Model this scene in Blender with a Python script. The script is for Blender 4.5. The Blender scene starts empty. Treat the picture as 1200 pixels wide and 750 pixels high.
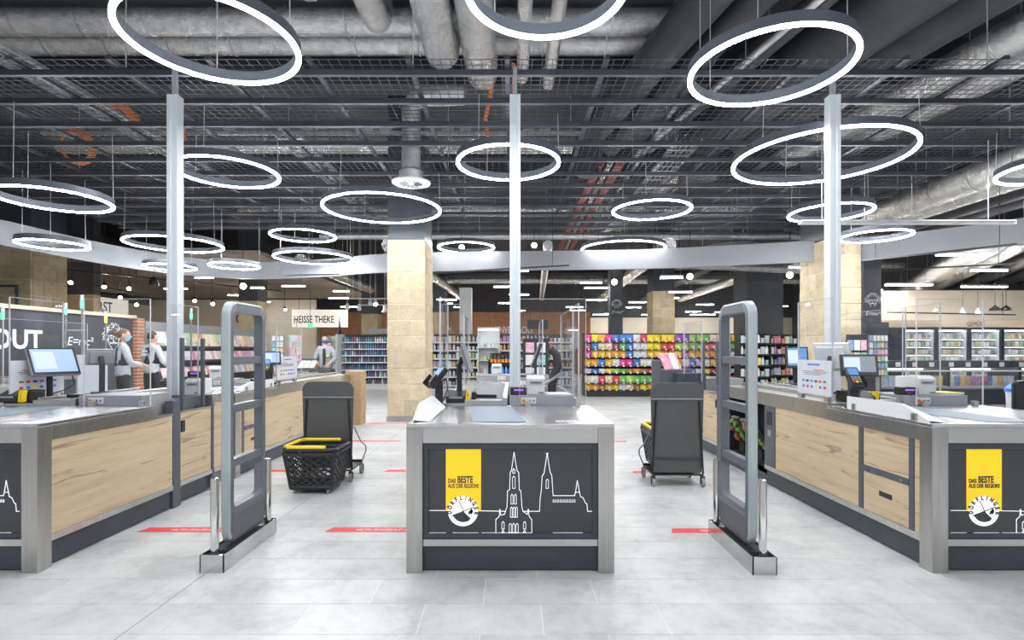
import bpy, bmesh, math, random
from mathutils import Vector, Matrix, Euler
random.seed(7)
PI = math.pi
SC = bpy.context.scene
COL = SC.collection

# ------------------------------------------------------------------ camera
H = 1.33
cam_d = bpy.data.cameras.new('camera')
cam_d.sensor_width = 36.0
cam_d.lens = 620.0 / 1200.0 * 36.0
cam_d.shift_y = 35.0 / 1200.0
cam_d.clip_start = 0.05
cam_d.clip_end = 200
cam = bpy.data.objects.new('camera', cam_d)
cam.location = (0, 0, H)
cam.rotation_euler = (PI / 2, 0, 0)
COL.objects.link(cam)
SC.camera = cam

# ------------------------------------------------------------------ world, exposure
world = bpy.data.worlds.new('world')
SC.world = world
world.use_nodes = True
bg = world.node_tree.nodes['Background']
bg.inputs[0].default_value = (0.93, 0.96, 1.0, 1)
bg.inputs[1].default_value = 0.32
SC.view_settings.view_transform = 'Standard'
SC.view_settings.look = 'None'
SC.view_settings.gamma = 1.0
SC.view_settings.use_curve_mapping = False
SC.view_settings.exposure = 0.86
SC.cycles.max_bounces = 10
SC.cycles.transparent_max_bounces = 24
SC.cycles.glossy_bounces = 4
SC.cycles.diffuse_bounces = 4
SC.cycles.sample_clamp_indirect = 6
SC.cycles.use_denoising = True
RING_POWER = 52.0
STORE_POWER = 60.0
SPOT_POWER = 80.0

# ------------------------------------------------------------------ materials
MATS = {}
def new_mat(name):
    m = bpy.data.materials.new(name)
    m.use_nodes = True
    nt = m.node_tree
    b = nt.nodes['Principled BSDF']
    MATS[name] = m
    return m, nt, b

def N(nt, t, **kw):
    n = nt.nodes.new(t)
    for k, v in kw.items():
        setattr(n, k, v)
    return n

def ramp(nt, stops, interp='LINEAR'):
    r = N(nt, 'ShaderNodeValToRGB')
    cr = r.color_ramp
    cr.interpolation = interp
    while len(cr.elements) < len(stops):
        cr.elements.new(0.5)
    for e, (p, c) in zip(cr.elements, stops):
        e.position = p
        e.color = (*c, 1) if len(c) == 3 else c
    return r

def coords(nt, scale=(1, 1, 1), world_space=False, rot=None):
    mp = N(nt, 'ShaderNodeMapping')
    mp.inputs['Scale'].default_value = scale
    if rot: mp.inputs['Rotation'].default_value = rot
    if world_space:
        g = N(nt, 'ShaderNodeNewGeometry')
        nt.links.new(g.outputs['Position'], mp.inputs['Vector'])
    else:
        t = N(nt, 'ShaderNodeTexCoord')
        nt.links.new(t.outputs['Object'], mp.inputs['Vector'])
    return mp.outputs['Vector']

def noise(nt, vec, scale, detail=4, rough=0.55):
    n = N(nt, 'ShaderNodeTexNoise')
    n.inputs['Scale'].default_value = scale
    n.inputs['Detail'].default_value = detail
    n.inputs['Roughness'].default_value = rough
    nt.links.new(vec, n.inputs['Vector'])
    return n.outputs['Fac']

def bump(nt, b, fac, strength, dist=0.01):
    bp = N(nt, 'ShaderNodeBump')
    bp.inputs['Strength'].default_value = strength
    bp.inputs['Distance'].default_value = dist
    nt.links.new(fac, bp.inputs['Height'])
    nt.links.new(bp.outputs['Normal'], b.inputs['Normal'])

def simple(name, col, rough=0.5, metal=0.0, var=0.08, nscale=6.0, stretch=(1, 1, 1), bmp=0.0, spec=0.5):
    """plain surface with a little uneven tone and gloss"""
    m, nt, b = new_mat(name)
    v = coords(nt, stretch)
    f = noise(nt, v, nscale)
    lo = tuple(max(0, c * (1 - var)) for c in col)
    hi = tuple(min(1, c * (1 + var)) for c in col)
    r = ramp(nt, [(0.3, lo), (0.7, hi)])
    nt.links.new(f, r.inputs[0])
    nt.links.new(r.outputs[0], b.inputs['Base Color'])
    b.inputs['Roughness'].default_value = rough
    b.inputs['Metallic'].default_value = metal
    b.inputs['Specular IOR Level'].default_value = spec
    if bmp:
        bump(nt, b, f, bmp)
    return m

def emis(name, col, strength, base=1.0):
    m, nt, b = new_mat(name)
    b.inputs['Base Color'].default_value = (*[base * min(1, c) for c in col], 1)
    b.inputs['Emission Color'].default_value = (*col, 1)
    b.inputs['Emission Strength'].default_value = strength
    b.inputs['Roughness'].default_value = 0.4
    return m

STEEL = simple('brushed_steel', (0.56, 0.555, 0.54), 0.30, 1.0, 0.10, 30, (40, 1, 1), 0.02)
STEEL_V = simple('brushed_steel_upright', (0.46, 0.45, 0.43), 0.33, 1.0, 0.10, 30, (1, 1, 0.06), 0.02)
STEEL_TOP = simple('steel_worktop', (0.66, 0.66, 0.67), 0.27, 1.0, 0.08, 20, (1, 0.1, 1), 0.015)
CHROME = simple('polished_steel', (0.74, 0.74, 0.73), 0.12, 1.0, 0.05, 8)
PLINTH = simple('plinth_steel', (0.60, 0.61, 0.60), 0.18, 1.0, 0.15, 5)
ALU = simple('grey_aluminium', (0.130, 0.145, 0.168), 0.42, 0.15, 0.04, 8)
ALU_L = simple('light_aluminium', (0.42, 0.47, 0.48), 0.42, 0.2, 0.03, 8)
ALU_D = simple('dark_grey_aluminium', (0.115, 0.125, 0.145), 0.45, 0.25, 0.05, 8)
POLE = simple('pole_aluminium', (0.68, 0.72, 0.76), 0.4, 0.25, 0.03, 5)
ANTH = simple('anthracite', (0.045, 0.055, 0.070), 0.42, 0.0, 0.08, 4)
ANTH_L = simple('anthracite_light', (0.085, 0.097, 0.115), 0.4, 0.0, 0.06, 4)
BLACK = simple('black_plastic', (0.018, 0.019, 0.022), 0.38, 0.0, 0.1, 8)
BLACK_M = simple('matt_black', (0.02, 0.02, 0.024), 0.7, 0.0, 0.1, 8)
RUBBER = simple('rubber', (0.03, 0.03, 0.03), 0.8)
GREYP = simple('grey_plastic', (0.30, 0.31, 0.33), 0.45)
BOARD = simple('trolley_board', (0.085, 0.088, 0.090), 0.38, 0.0, 0.06, 3)
WHITE = simple('white_plastic', (0.72, 0.73, 0.74), 0.4, 0, 0.02)
CREAMP = simple('cream_plastic', (0.66, 0.67, 0.65), 0.45, 0, 0.03)
YELLOW = simple('yellow_plastic', (0.90, 0.68, 0.02), 0.4, 0, 0.03)
REDST = simple('red_sticker', (0.80, 0.06, 0.07), 0.5, 0, 0.04)
BELT = simple('conveyor_belt', (0.20, 0.215, 0.23), 0.6, 0, 0.06, 40)
MAT = simple('ribbed_mat', (0.24, 0.29, 0.34), 0.45, 0.3, 0.06, 60, (1, 12, 1), 0.05)
FASCIA = simple('fascia_grey', (0.26, 0.27, 0.29), 0.6, 0, 0.03, 1)
GRIDM = simple('grid_steel', (0.075, 0.083, 0.10), 0.45, 0.5, 0.12, 5)
WIRE = simple('wire_steel', (0.10, 0.11, 0.13), 0.5, 0.5)
BEAM = simple('dark_beam', (0.028, 0.03, 0.038), 0.7)
SLAB = simple('concrete_slab', (0.10, 0.104, 0.115), 0.9, 0, 0.25, 1.2)
DARKDUCT = simple('black_duct', (0.040, 0.042, 0.050), 0.55, 0, 0.12, 3, bmp=0.05)
DARKWALL = simple('dark_wall', (0.085, 0.09, 0.102), 0.7, 0, 0.1, 2)
CHALK = simple('chalkboard', (0.052, 0.055, 0.065), 0.55, 0, 0.18, 3)
CHALKW = simple('chalk_white', (0.85, 0.86, 0.86), 0.8, 0, 0.08, 40)
CREAMW = simple('cream_wall', (0.86, 0.78, 0.65), 0.8, 0, 0.04, 1.5)
BEIGE = simple('beige_fascia', (0.62, 0.52, 0.40), 0.6, 0, 0.05, 3)
BROWNW = simple('brown_wall', (0.42, 0.20, 0.10), 0.6, 0, 0.15, 4)
BRICK = simple('red_brick', (0.42, 0.19, 0.10), 0.85, 0, 0.25, 7, bmp=0.2)
SHELFW = simple('white_shelf', (0.78, 0.79, 0.80), 0.45, 0, 0.02)
SHELFG = simple('grey_shelf', (0.28, 0.29, 0.31), 0.5, 0, 0.05)
PAPER = simple('paper', (0.86, 0.86, 0.85), 0.7, 0, 0.02)
CARDB = simple('cardboard', (0.56, 0.40, 0.24), 0.85, 0, 0.10, 8)
ORANGE = simple('orange_conduit', (0.75, 0.22, 0.05), 0.5, 0, 0.1)
REDPIPE = simple('red_pipe', (0.42, 0.10, 0.08), 0.5, 0, 0.2, 6)
BLUEP = simple('blue_plastic', (0.06, 0.22, 0.68), 0.4)
MORTAR = simple('mortar', (0.88, 0.84, 0.76), 0.9, 0, 0.05)
LEAFG = simple('lettuce_green', (0.13, 0.26, 0.05), 0.6, 0, 0.5, 30, bmp=0.3)
TOMATO = simple('tomato_red', (0.42, 0.08, 0.05), 0.45, 0, 0.3, 20)
SKIN = simple('skin', (0.62, 0.40, 0.30), 0.55, 0, 0.05)
HAIRB = simple('brown_hair', (0.16, 0.08, 0.04), 0.6, 0, 0.25, 30)
HAIRD = simple('dark_hair', (0.03, 0.022, 0.018), 0.6, 0, 0.25, 30)
VEST = simple('dark_vest', (0.028, 0.030, 0.036), 0.8, 0, 0.1)
SLEEVE = simple('grey_sleeve', (0.46, 0.47, 0.50), 0.85, 0, 0.12, 14)
SHIRTG = simple('grey_shirt', (0.33, 0.33, 0.35), 0.85, 0, 0.12, 14)
TROUSER = simple('black_trousers', (0.02, 0.02, 0.026), 0.85)
MASKL = simple('light_blue_mask', (0.33, 0.60, 0.78), 0.8)
MASKB = simple('blue_mask', (0.05, 0.14, 0.62), 0.8)
PRINT_W = simple('white_print', (0.88, 0.88, 0.88), 0.5)
PRINT_D = simple('dark_print', (0.05, 0.055, 0.06), 0.5)
PRINT_B = simple('blue_print', (0.10, 0.22, 0.62), 0.5)
ROPE = simple('cable_grey', (0.45, 0.46, 0.48), 0.5, 0.4)
SPRINK = simple('galvanised', (0.55, 0.56, 0.57), 0.4, 0.8, 0.15, 8)

LED = emis('ring_led', (0.95, 0.97, 1.0), RING_POWER)
LEDBAR = emis('linear_led', (1.0, 0.97, 0.92), STORE_POWER)
SPOTE = emis('spot_led', (1.0, 0.88, 0.68), SPOT_POWER)
SCREENB = emis('screen_blue', (0.44, 0.60, 0.95), 0.46, 0.25)
SCREEND = emis('screen_grey', (0.36, 0.40, 0.46), 0.2, 0.4)
SCREENB2 = emis('screen_deep_blue', (0.14, 0.36, 0.70), 0.4, 0.3)
GREENL = emis('green_lamp', (0.12, 1.0, 0.42), 0.9)
AMBERL = emis('amber_lamp', (1.0, 0.5, 0.1), 0.9)
PURPLE = emis('purple_led', (0.35, 0.10, 0.95), 0.6)
SIGNW = emis('lit_sign_white', (1.0, 0.95, 0.85), 0.30)
FRIDGEL = emis('fridge_light', (0.92, 0.98, 1.0), 4.0)
LINEW = emis('lightbox_line', (0.95, 0.96, 1.0), 0.25)
BANNER = emis('lightbox_yellow', (0.92, 0.58, 0.01), 0.22)
EXITG = emis('exit_green', (0.1, 0.7, 0.3), 0.8)

def mk_panel():
    m, nt, b = new_mat('lightbox_black')
    v = coords(nt)
    f = noise(nt, v, 260, 1)
    r = ramp(nt, [(0.4, (0.040, 0.040, 0.048)), (0.6, (0.052, 0.052, 0.060))])
    nt.links.new(f, r.inputs[0]); nt.links.new(r.outputs[0], b.inputs['Base Color'])
    b.inputs['Roughness'].default_value = 0.28
    return m
LBOX = mk_panel()

def mk_oak():
    m, nt, b = new_mat('light_oak')
    v = coords(nt, (7, 0.5, 7))
    f = noise(nt, v, 3.0, 6, 0.6)
    r = ramp(nt, [(0.25, (0.48, 0.365, 0.22)), (0.45, (0.65, 0.505, 0.32)), (0.75, (0.75, 0.605, 0.405))])
    nt.links.new(f, r.inputs[0])
    # fine grain
    v2 = coords(nt, (60, 2.5, 60))
    g = noise(nt, v2, 4, 3)
    mx = N(nt, 'ShaderNodeMix', data_type='RGBA', blend_type='MULTIPLY')
    mx.inputs[0].default_value = 0.25
    nt.links.new(r.outputs[0], mx.inputs[6]); nt.links.new(g, mx.inputs[7])
    # dark cracks that wander along the board
    v3 = coords(nt, (3.4, 0.26, 3.4), rot=(0.10, 0, 0))
    nn = N(nt, 'ShaderNodeTexNoise'); nn.inputs['Scale'].default_value = 1.6; nn.inputs['Detail'].default_value = 3
    nt.links.new(v3, nn.inputs['Vector'])
    sub = N(nt, 'ShaderNodeMath', operation='SUBTRACT'); sub.inputs[1].default_value = 0.5
    nt.links.new(nn.outputs['Fac'], sub.inputs[0])
    ab = N(nt, 'ShaderNodeMath', operation='ABSOLUTE'); nt.links.new(sub.outputs[0], ab.inputs[0])
    cr = ramp(nt, [(0.0, (1, 1, 1)), (0.007, (0.7, 0.7, 0.7)), (0.016, (0, 0, 0))])
    nt.links.new(ab.outputs[0], cr.inputs[0])
    v4 = coords(nt, (3, 1.0, 3))
    br = noise(nt, v4, 3.5, 3)
    br2 = ramp(nt, [(0.46, (0, 0, 0)), (0.56, (1, 1, 1))]); nt.links.new(br, br2.inputs[0])
    mul = N(nt, 'ShaderNodeMath', operation='MULTIPLY')
    nt.links.new(cr.outputs[0], mul.inputs[0]); nt.links.new(br2.outputs[0], mul.inputs[1])
    mul2 = N(nt, 'ShaderNodeMath', operation='MULTIPLY'); mul2.inputs[1].default_value = 0.75
    nt.links.new(mul.outputs[0], mul2.inputs[0])
    mx2 = N(nt, 'ShaderNodeMix', data_type='RGBA')
    nt.links.new(mul2.outputs[0], mx2.inputs[0])
    nt.links.new(mx.outputs[2], mx2.inputs[6]); mx2.inputs[7].default_value = (0.20, 0.14, 0.11, 1)
    nt.links.new(mx2.outputs[2], b.inputs['Base Color'])
    b.inputs['Roughness'].default_value = 0.5
    bump(nt, b, f, 0.08)
    return m
OAK = mk_oak()

def mk_stone():
    m, nt, b = new_mat('sandstone')
    v = coords(nt, (1, 1, 1), True)
    f = noise(nt, v, 5, 6, 0.65)
    r = ramp(nt, [(0.3, (0.55, 0.45, 0.30)), (0.55, (0.68, 0.58, 0.405)), (0.8, (0.76, 0.665, 0.49))])
    nt.links.new(f, r.inputs[0])
    oi = N(nt, 'ShaderNodeObjectInfo')
    hr = ramp(nt, [(0, (0.86, 0.85, 0.83)), (1, (1.06, 1.05, 1.02))]); nt.links.new(oi.outputs['Random'], hr.inputs[0])
    mx = N(nt, 'ShaderNodeMix', data_type='RGBA', blend_type='MULTIPLY'); mx.inputs[0].default_value = 1
    nt.links.new(r.outputs[0], mx.inputs[6]); nt.links.new(hr.outputs[0], mx.inputs[7])
    nt.links.new(mx.outputs[2], b.inputs['Base Color'])
    b.inputs['Roughness'].default_value = 0.9
    f2 = noise(nt, v, 22, 5, 0.7)
    bump(nt, b, f2, 0.8, 0.025)
    return m
STONE = mk_stone()

def mk_tile(name, brick):
    m, nt, b = new_mat(name)
    v = coords(nt, (1, 1, 1), True)
    f = noise(nt, v, 2.6, 7, 0.62)
    f2 = noise(nt, v, 14, 4, 0.7)
    ad = N(nt, 'ShaderNodeMath', operation='MULTIPLY_ADD'); ad.inputs[1].default_value = 0.45
    nt.links.new(f2, ad.inputs[0]); nt.links.new(f, ad.inputs[2])
    r = ramp(nt, [(0.50, (0.430, 0.445, 0.442)), (0.72, (0.585, 0.60, 0.597)), (0.95, (0.69, 0.70, 0.695))])
    nt.links.new(ad.outputs[0], r.inputs[0])
    mx = N(nt, 'ShaderNodeMix', data_type='RGBA', blend_type='MULTIPLY'); mx.inputs[0].default_value = 1
    nt.links.new(r.outputs[0], mx.inputs[6])
    if brick:
        bt = N(nt, 'ShaderNodeTexBrick')
        bt.inputs['Scale'].default_value = 1.0
        bt.inputs['Brick Width'].default_value = 0.6
        bt.inputs['Row Height'].default_value = 0.3
        bt.inputs['Mortar Size'].default_value = 0.003
        bt.inputs['Color1'].default_value = (0.93, 0.93, 0.93, 1); bt.inputs['Color2'].default_value = (1.04, 1.04, 1.04, 1)
        bt.inputs['Mortar'].default_value = (0.80, 0.80, 0.80, 1)
        nt.links.new(v, bt.inputs['Vector'])
        nt.links.new(bt.outputs['Color'], mx.inputs[7])
    else:
        oi = N(nt, 'ShaderNodeObjectInfo')
        hr = ramp(nt, [(0, (0.92, 0.925, 0.93)), (1, (1.04, 1.04, 1.035))]); nt.links.new(oi.outputs['Random'], hr.inputs[0])
        nt.links.new(hr.outputs[0], mx.inputs[7])
    nt.links.new(mx.outputs[2], b.inputs['Base Color'])
    b.inputs['Roughness'].default_value = 0.36
    bump(nt, b, f2, 0.03)
    return m
TILE = mk_tile('stone_tile', False)
FLOORM = mk_tile('stone_tile_far', True)
GROUT = simple('grout', (0.84, 0.85, 0.84), 0.8)

def mk_foil():
    m, nt, b = new_mat('duct_foil')
    v = coords(nt, (1, 1, 1), True)
    f = noise(nt, v, 7, 8, 0.75)
    r = ramp(nt, [(0.3, (0.46, 0.46, 0.46)), (0.55, (0.78, 0.78, 0.78)), (0.75, (0.95, 0.95, 0.94))])
    nt.links.new(f, r.inputs[0]); nt.links.new(r.outputs[0], b.inputs['Base Color'])
    b.inputs['Metallic'].default_value = 0.8
    b.inputs['Roughness'].default_value = 0.27
    bump(nt, b, f, 0.75, 0.035)
    return m
FOIL = mk_foil()

def mk_acrylic(name, tint, gloss=0.10):
    m, nt, b = new_mat(name)
    nt.nodes.remove(b)
    out = nt.nodes['Material Output']
    tr = N(nt, 'ShaderNodeBsdfTransparent'); tr.inputs[0].default_value = (*tint, 1)
    gl = N(nt, 'ShaderNodeBsdfGlossy'); gl.inputs['Roughness'].default_value = 0.02
    lw = N(nt, 'ShaderNodeLayerWeight'); lw.inputs['Blend'].default_value = 0.5
    pw = N(nt, 'ShaderNodeMath', operation='POWER'); pw.inputs[1].default_value = 5.0
    nt.links.new(lw.outputs['Facing'], pw.inputs[0])
    fr = N(nt, 'ShaderNodeMath', operation='MULTIPLY_ADD'); fr.inputs[1].default_value = 0.35; fr.inputs[2].default_value = 0.03
    nt.links.new(pw.outputs[0], fr.inputs[0])
    mx = N(nt, 'ShaderNodeMixShader')
    nt.links.new(fr.outputs[0], mx.inputs[0]); nt.links.new(tr.outputs[0], mx.inputs[1]); nt.links.new(gl.outputs[0], mx.inputs[2])
    nt.links.new(mx.outputs[0], out.inputs[0])
    return m
ACRYL = mk_acrylic('clear_acrylic', (0.97, 0.975, 0.985))
SMOKED = mk_acrylic('smoked_glass', (0.62, 0.64, 0.67))
ACEDGE = simple('acrylic_edge', (0.58, 0.58, 0.62), 0.25, 0, 0.05, 3)
FROST = simple('frosted_paper', (0.60, 0.62, 0.66), 0.6, 0, 0.03)

def mk_random(name, cols, label=None, rough=0.45, scale=30, mixf=0.30):
    """printed packaging: tone chosen per object, with a printed patch"""
    m, nt, b = new_mat(name)
    oi = N(nt, 'ShaderNodeObjectInfo')
    n = len(cols)
    r = ramp(nt, [(i / n, c) for i, c in enumerate(cols)], 'CONSTANT')
    nt.links.new(oi.outputs['Random'], r.inputs[0])
    t = N(nt, 'ShaderNodeTexCoord')
    vo = N(nt, 'ShaderNodeTexVoronoi'); vo.inputs['Scale'].default_value = scale
    ad = N(nt, 'ShaderNodeVectorMath', operation='ADD')
    mu = N(nt, 'ShaderNodeVectorMath', operation='SCALE'); mu.inputs['Scale'].default_value = 9.0
    cv = N(nt, 'ShaderNodeCombineXYZ')
    nt.links.new(oi.outputs['Random'], cv.inputs[0]); nt.links.new(oi.outputs['Random'], cv.inputs[2])
    nt.links.new(cv.outputs[0], mu.inputs[0]); nt.links.new(t.outputs['Object'], ad.inputs[0]); nt.links.new(mu.outputs[0], ad.inputs[1])
    nt.links.new(ad.outputs[0], vo.inputs['Vector'])
    hs = N(nt, 'ShaderNodeHueSaturation'); hs.inputs['Saturation'].default_value = 0.75; hs.inputs['Value'].default_value = 1.0
    nt.links.new(vo.outputs['Color'], hs.inputs['Color'])
    mx = N(nt, 'ShaderNodeMix', data_type='RGBA'); mx.inputs[0].default_value = mixf
    nt.links.new(r.outputs[0], mx.inputs[6]); nt.links.new(hs.outputs[0], mx.inputs[7])
    nt.links.new(mx.outputs[2], b.inputs['Base Color'])
    b.inputs['Roughness'].default_value = rough
    return m
MAGAZ = mk_random('magazine_cover', [(0.85, 0.82, 0.8), (0.8, 0.12, 0.2), (0.9, 0.55, 0.65), (0.85, 0.75, 0.2), (0.9, 0.9, 0.9), (0.35, 0.5, 0.75), (0.85, 0.85, 0.78), (0.4, 0.6, 0.3), (0.92, 0.9, 0.86), (0.8, 0.3, 0.5)], scale=14)
TOILET = mk_random('bottle_print', [(0.08, 0.10, 0.22), (0.06, 0.20, 0.50), (0.12, 0.13, 0.16), (0.85, 0.86, 0.88), (0.10, 0.35, 0.60), (0.30, 0.12, 0.20), (0.06, 0.07, 0.10), (0.15, 0.45, 0.45), (0.75, 0.76, 0.80), (0.25, 0.28, 0.40)], scale=18, mixf=0.12)
GROC = mk_random('grocery_print', [(0.85, 0.86, 0.88), (0.12, 0.30, 0.65), (0.85, 0.70, 0.15), (0.75, 0.15, 0.15), (0.82, 0.85, 0.86), (0.20, 0.50, 0.25), (0.85, 0.45, 0.15), (0.55, 0.72, 0.85), (0.90, 0.88, 0.80), (0.55, 0.25, 0.50)], scale=20)
DAIRY = mk_random('dairy_print', [(0.88, 0.9, 0.88), (0.45, 0.65, 0.35), (0.85, 0.85, 0.80), (0.55, 0.25, 0.18), (0.75, 0.85, 0.75), (0.30, 0.45, 0.25), (0.9, 0.92, 0.9), (0.8, 0.7, 0.4)], scale=16)
CARDS = mk_random('card_print', [(0.85, 0.84, 0.82), (0.9, 0.45, 0.6), (0.25, 0.65, 0.7), (0.9, 0.55, 0.2), (0.75, 0.2, 0.35), (0.88, 0.88, 0.88), (0.2, 0.3, 0.6), (0.3, 0.6, 0.35)], scale=22)

def bag_mat(name, col, patch):
    m, nt, b = new_mat('bag_' + name)
    t = N(nt, 'ShaderNodeTexCoord')
    oi = N(nt, 'ShaderNodeObjectInfo')
    mp = N(nt, 'ShaderNodeMapping'); mp.inputs['Scale'].default_value = (17, 6, 14); mp.inputs['Location'].default_value = (0, 0, -1.0)
    nt.links.new(t.outputs['Object'], mp.inputs['Vector'])
    g = N(nt, 'ShaderNodeTexGradient', gradient_type='SPHERICAL'); nt.links.new(mp.outputs[0], g.inputs[0])
    nf = noise(nt, t.outputs['Object'], 25, 3)
    ad = N(nt, 'ShaderNodeMath', operation='MULTIPLY_ADD'); ad.inputs[1].default_value = 1.3; ad.inputs[2].default_value = -0.62
    nt.links.new(nf, ad.inputs[0])
    a2 = N(nt, 'ShaderNodeMath', operation='ADD'); nt.links.new(ad.outputs[0], a2.inputs[0]); nt.links.new(g.outputs['Fac'], a2.inputs[1])
    r = ramp(nt, [(0.0, col), (0.34, col), (0.56, patch)]); nt.links.new(a2.outputs[0], r.inputs[0])
    nt.links.new(r.outputs[0], b.inputs['Base Color'])
    b.inputs['Roughness'].default_value = 0.3
    return m
BAGC = {
 'magenta': ((0.75, 0.05, 0.28), (0.9, 0.7, 0.75)), 'yellow': ((0.88, 0.66, 0.02), (0.92, 0.85, 0.4)), 'orange': ((0.85, 0.36, 0.05), (0.9, 0.75, 0.45)),
 'blue': ((0.06, 0.22, 0.62), (0.75, 0.82, 0.9)), 'white': ((0.78, 0.78, 0.80), (0.55, 0.60, 0.75)), 'red': ((0.70, 0.05, 0.07), (0.9, 0.8, 0.75)),
 'purple': ((0.32, 0.08, 0.50), (0.85, 0.75, 0.9)), 'green': ((0.16, 0.45, 0.10), (0.8, 0.88, 0.7)), 'lime': ((0.42, 0.68, 0.14), (0.9, 0.92, 0.7)),
 'cream': ((0.82, 0.72, 0.55), (0.88, 0.45, 0.15)), 'plum': ((0.28, 0.05, 0.18), (0.8, 0.6, 0.65)), 'gold': ((0.85, 0.52, 0.05), (0.95, 0.85, 0.6)),
 'lilac': ((0.62, 0.42, 0.72), (0.92, 0.88, 0.94)), 'brown': ((0.36, 0.18, 0.08), (0.85, 0.65, 0.3)),
}
BAGM = {k: bag_mat(k, *v) for k, v in BAGC.items()}

# ------------------------------------------------------------------ mesh helpers
class MB:
    def __init__(s):
        s.v = []; s.f = []; s.m = []
    def add(s, vs, fs, mi=0):
        o = len(s.v)
        s.v.extend([tuple(p) for p in vs])
        for f in fs:
            s.f.append(tuple(i + o for i in f)); s.m.append(mi)
        return s
    def box(s, x0, x1, y0, y1, z0, z1, mi=0, rot=None, c=None):
        vs = [(x, y, z) for z in (z0, z1) for y in (y0, y1) for x in (x0, x1)]
        if rot is not None:
            c = Vector(c) if c is not None else Vector(((x0 + x1) / 2, (y0 + y1) / 2, (z0 + z1) / 2))
            R = Euler(rot).to_matrix()
            vs = [tuple(R @ (Vector(p) - c) + c) for p in vs]
        return s.add(vs, [(0, 2, 3, 1), (4, 5, 7, 6), (0, 1, 5, 4), (2, 6, 7, 3), (0, 4, 6, 2), (1, 3, 7, 5)], mi)
    def cyl(s, p0, p1, r0, r1=None, n=12, caps=True, mi=0):
        r1 = r0 if r1 is None else r1
        p0 = Vector(p0); p1 = Vector(p1); d = (p1 - p0).normalized()
        u = d.orthogonal().normalized(); w = d.cross(u)
        vs = []
        for p, r in ((p0, r0), (p1, r1)):
            for i in range(n):
                a = 2 * PI * i / n
                vs.append(p + (u * math.cos(a) + w * math.sin(a)) * r)
        fs = [(i, (i + 1) % n, n + (i + 1) % n, n + i) for i in range(n)]
        if caps:
            fs += [tuple(range(n - 1, -1, -1)), tuple(range(n, 2 * n))]
        return s.add(vs, fs, mi)
    def tube(s, pts, r, n=8, closed=False, caps=True, mi=0):
        pts = [Vector(p) for p in pts]
        k = len(pts); vs = []
        rr = r if isinstance(r, (list, tuple)) else [r] * k
        t0 = None; u = None
        for i, p in enumerate(pts):
            a = pts[(i - 1) % k] if (closed or i > 0) else p
            b = pts[(i + 1) % k] if (closed or i < k - 1) else p
            t = (b - a).normalized()
            if u is None:
                u = t.orthogonal().normalized()
            else:
                u = (u - t * u.dot(t))
                u = u.normalized() if u.length > 1e-6 else t.orthogonal().normalized()
            w = t.cross(u)
            for j in range(n):
                an = 2 * PI * j / n
                vs.append(p + (u * math.cos(an) + w * math.sin(an)) * rr[i])
        fs = []
        for i in range(k if closed else k - 1):
            i2 = (i + 1) % k
            for j in range(n):
                fs.append((i * n + j, i * n + (j + 1) % n, i2 * n + (j + 1) % n, i2 * n + j))
        if caps and not closed:
            fs += [tuple(range(n - 1, -1, -1)), tuple(range((k - 1) * n, k * n))]
        return s.add(vs, fs, mi)
    def lathe(s, prof, c=(0, 0, 0), n=12, mi=0, axis='Z'):
        vs = []; c = Vector(c)
        for r, z in prof:
            for i in range(n):
                a = 2 * PI * i / n
                if axis == 'Z': p = Vector((r * math.cos(a), r * math.sin(a), z))
                elif axis == 'Y': p = Vector((r * math.cos(a), z, r * math.sin(a)))
                else: p = Vector((z, r * math.cos(a), r * math.sin(a)))
                vs.append(c + p)
        fs = []
        for k in range(len(prof) - 1):
            for i in range(n):
                fs.append((k * n + i, k * n + (i + 1) % n, (k + 1) * n + (i + 1) % n, (k + 1) * n + i))
        fs += [tuple(range(n - 1, -1, -1)), tuple(range((len(prof) - 1) * n, len(prof) * n))]
        return s.add(vs, fs, mi)
    def prism(s, poly, axis, a, b, mi=0):
        """poly of 2D points; axis X: (y,z), Y: (x,z), Z: (x,y)"""
        def P(p, t):
            return {'X': (t, p[0], p[1]), 'Y': (p[0], t, p[1]), 'Z': (p[0], p[1], t)}[axis]
        n = len(poly)
        vs = [P(p, a) for p in poly] + [P(p, b) for p in poly]
        fs = [(i, (i + 1) % n, n + (i + 1) % n, n + i) for i in range(n)] + [tuple(range(n - 1, -1, -1)), tuple(range(n, 2 * n))]
        return s.add(vs, fs, mi)
    def mesh(s, name, mats, smooth=False):
        me = bpy.data.meshes.new(name)
        me.from_pydata(s.v, [], s.f)
        for mt in (mats if isinstance(mats, (list, tuple)) else [mats]):
            me.materials.append(mt)
        if any(s.m):
            me.polygons.foreach_set('material_index', s.m)
        bm = bmesh.new(); bm.from_mesh(me)
        bmesh.ops.recalc_face_normals(bm, faces=bm.faces)
        bm.to_mesh(me); bm.free()
        if smooth:
            me.polygons.foreach_set('use_smooth', [True] * len(me.polygons))
            try: me.set_sharp_from_angle(angle=math.radians(40))
            except Exception: pass
        return me

CH = {}
def link(o, parent=None):
    COL.objects.link(o)
    if parent is not None:
        o.parent = parent
        CH.setdefault(parent.name, []).append(o)
    return o

def tag(o, label=None, cat=None, group=None, kind=None):
    if label: o['label'] = label
    if cat: o['category'] = cat
    if group: o['group'] = group
    if kind: o['kind'] = kind
    return o

def obj(name, mb, mats, parent=None, loc=None, rot=None, smooth=False, bev=0.0, seg=2):
    me = mb if isinstance(mb, bpy.types.Mesh) else mb.mesh(name, mats, smooth)
    o = bpy.data.objects.new(name, me)
    if loc is not None: o.location = loc
    if rot is not None: o.rotation_euler = rot
    if bev:
        b = o.modifiers.new('bevel', 'BEVEL'); b.width = bev; b.segments = seg; b.limit_method = 'ANGLE'; b.angle_limit = math.radians(50)
    return link(o, parent)

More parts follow.
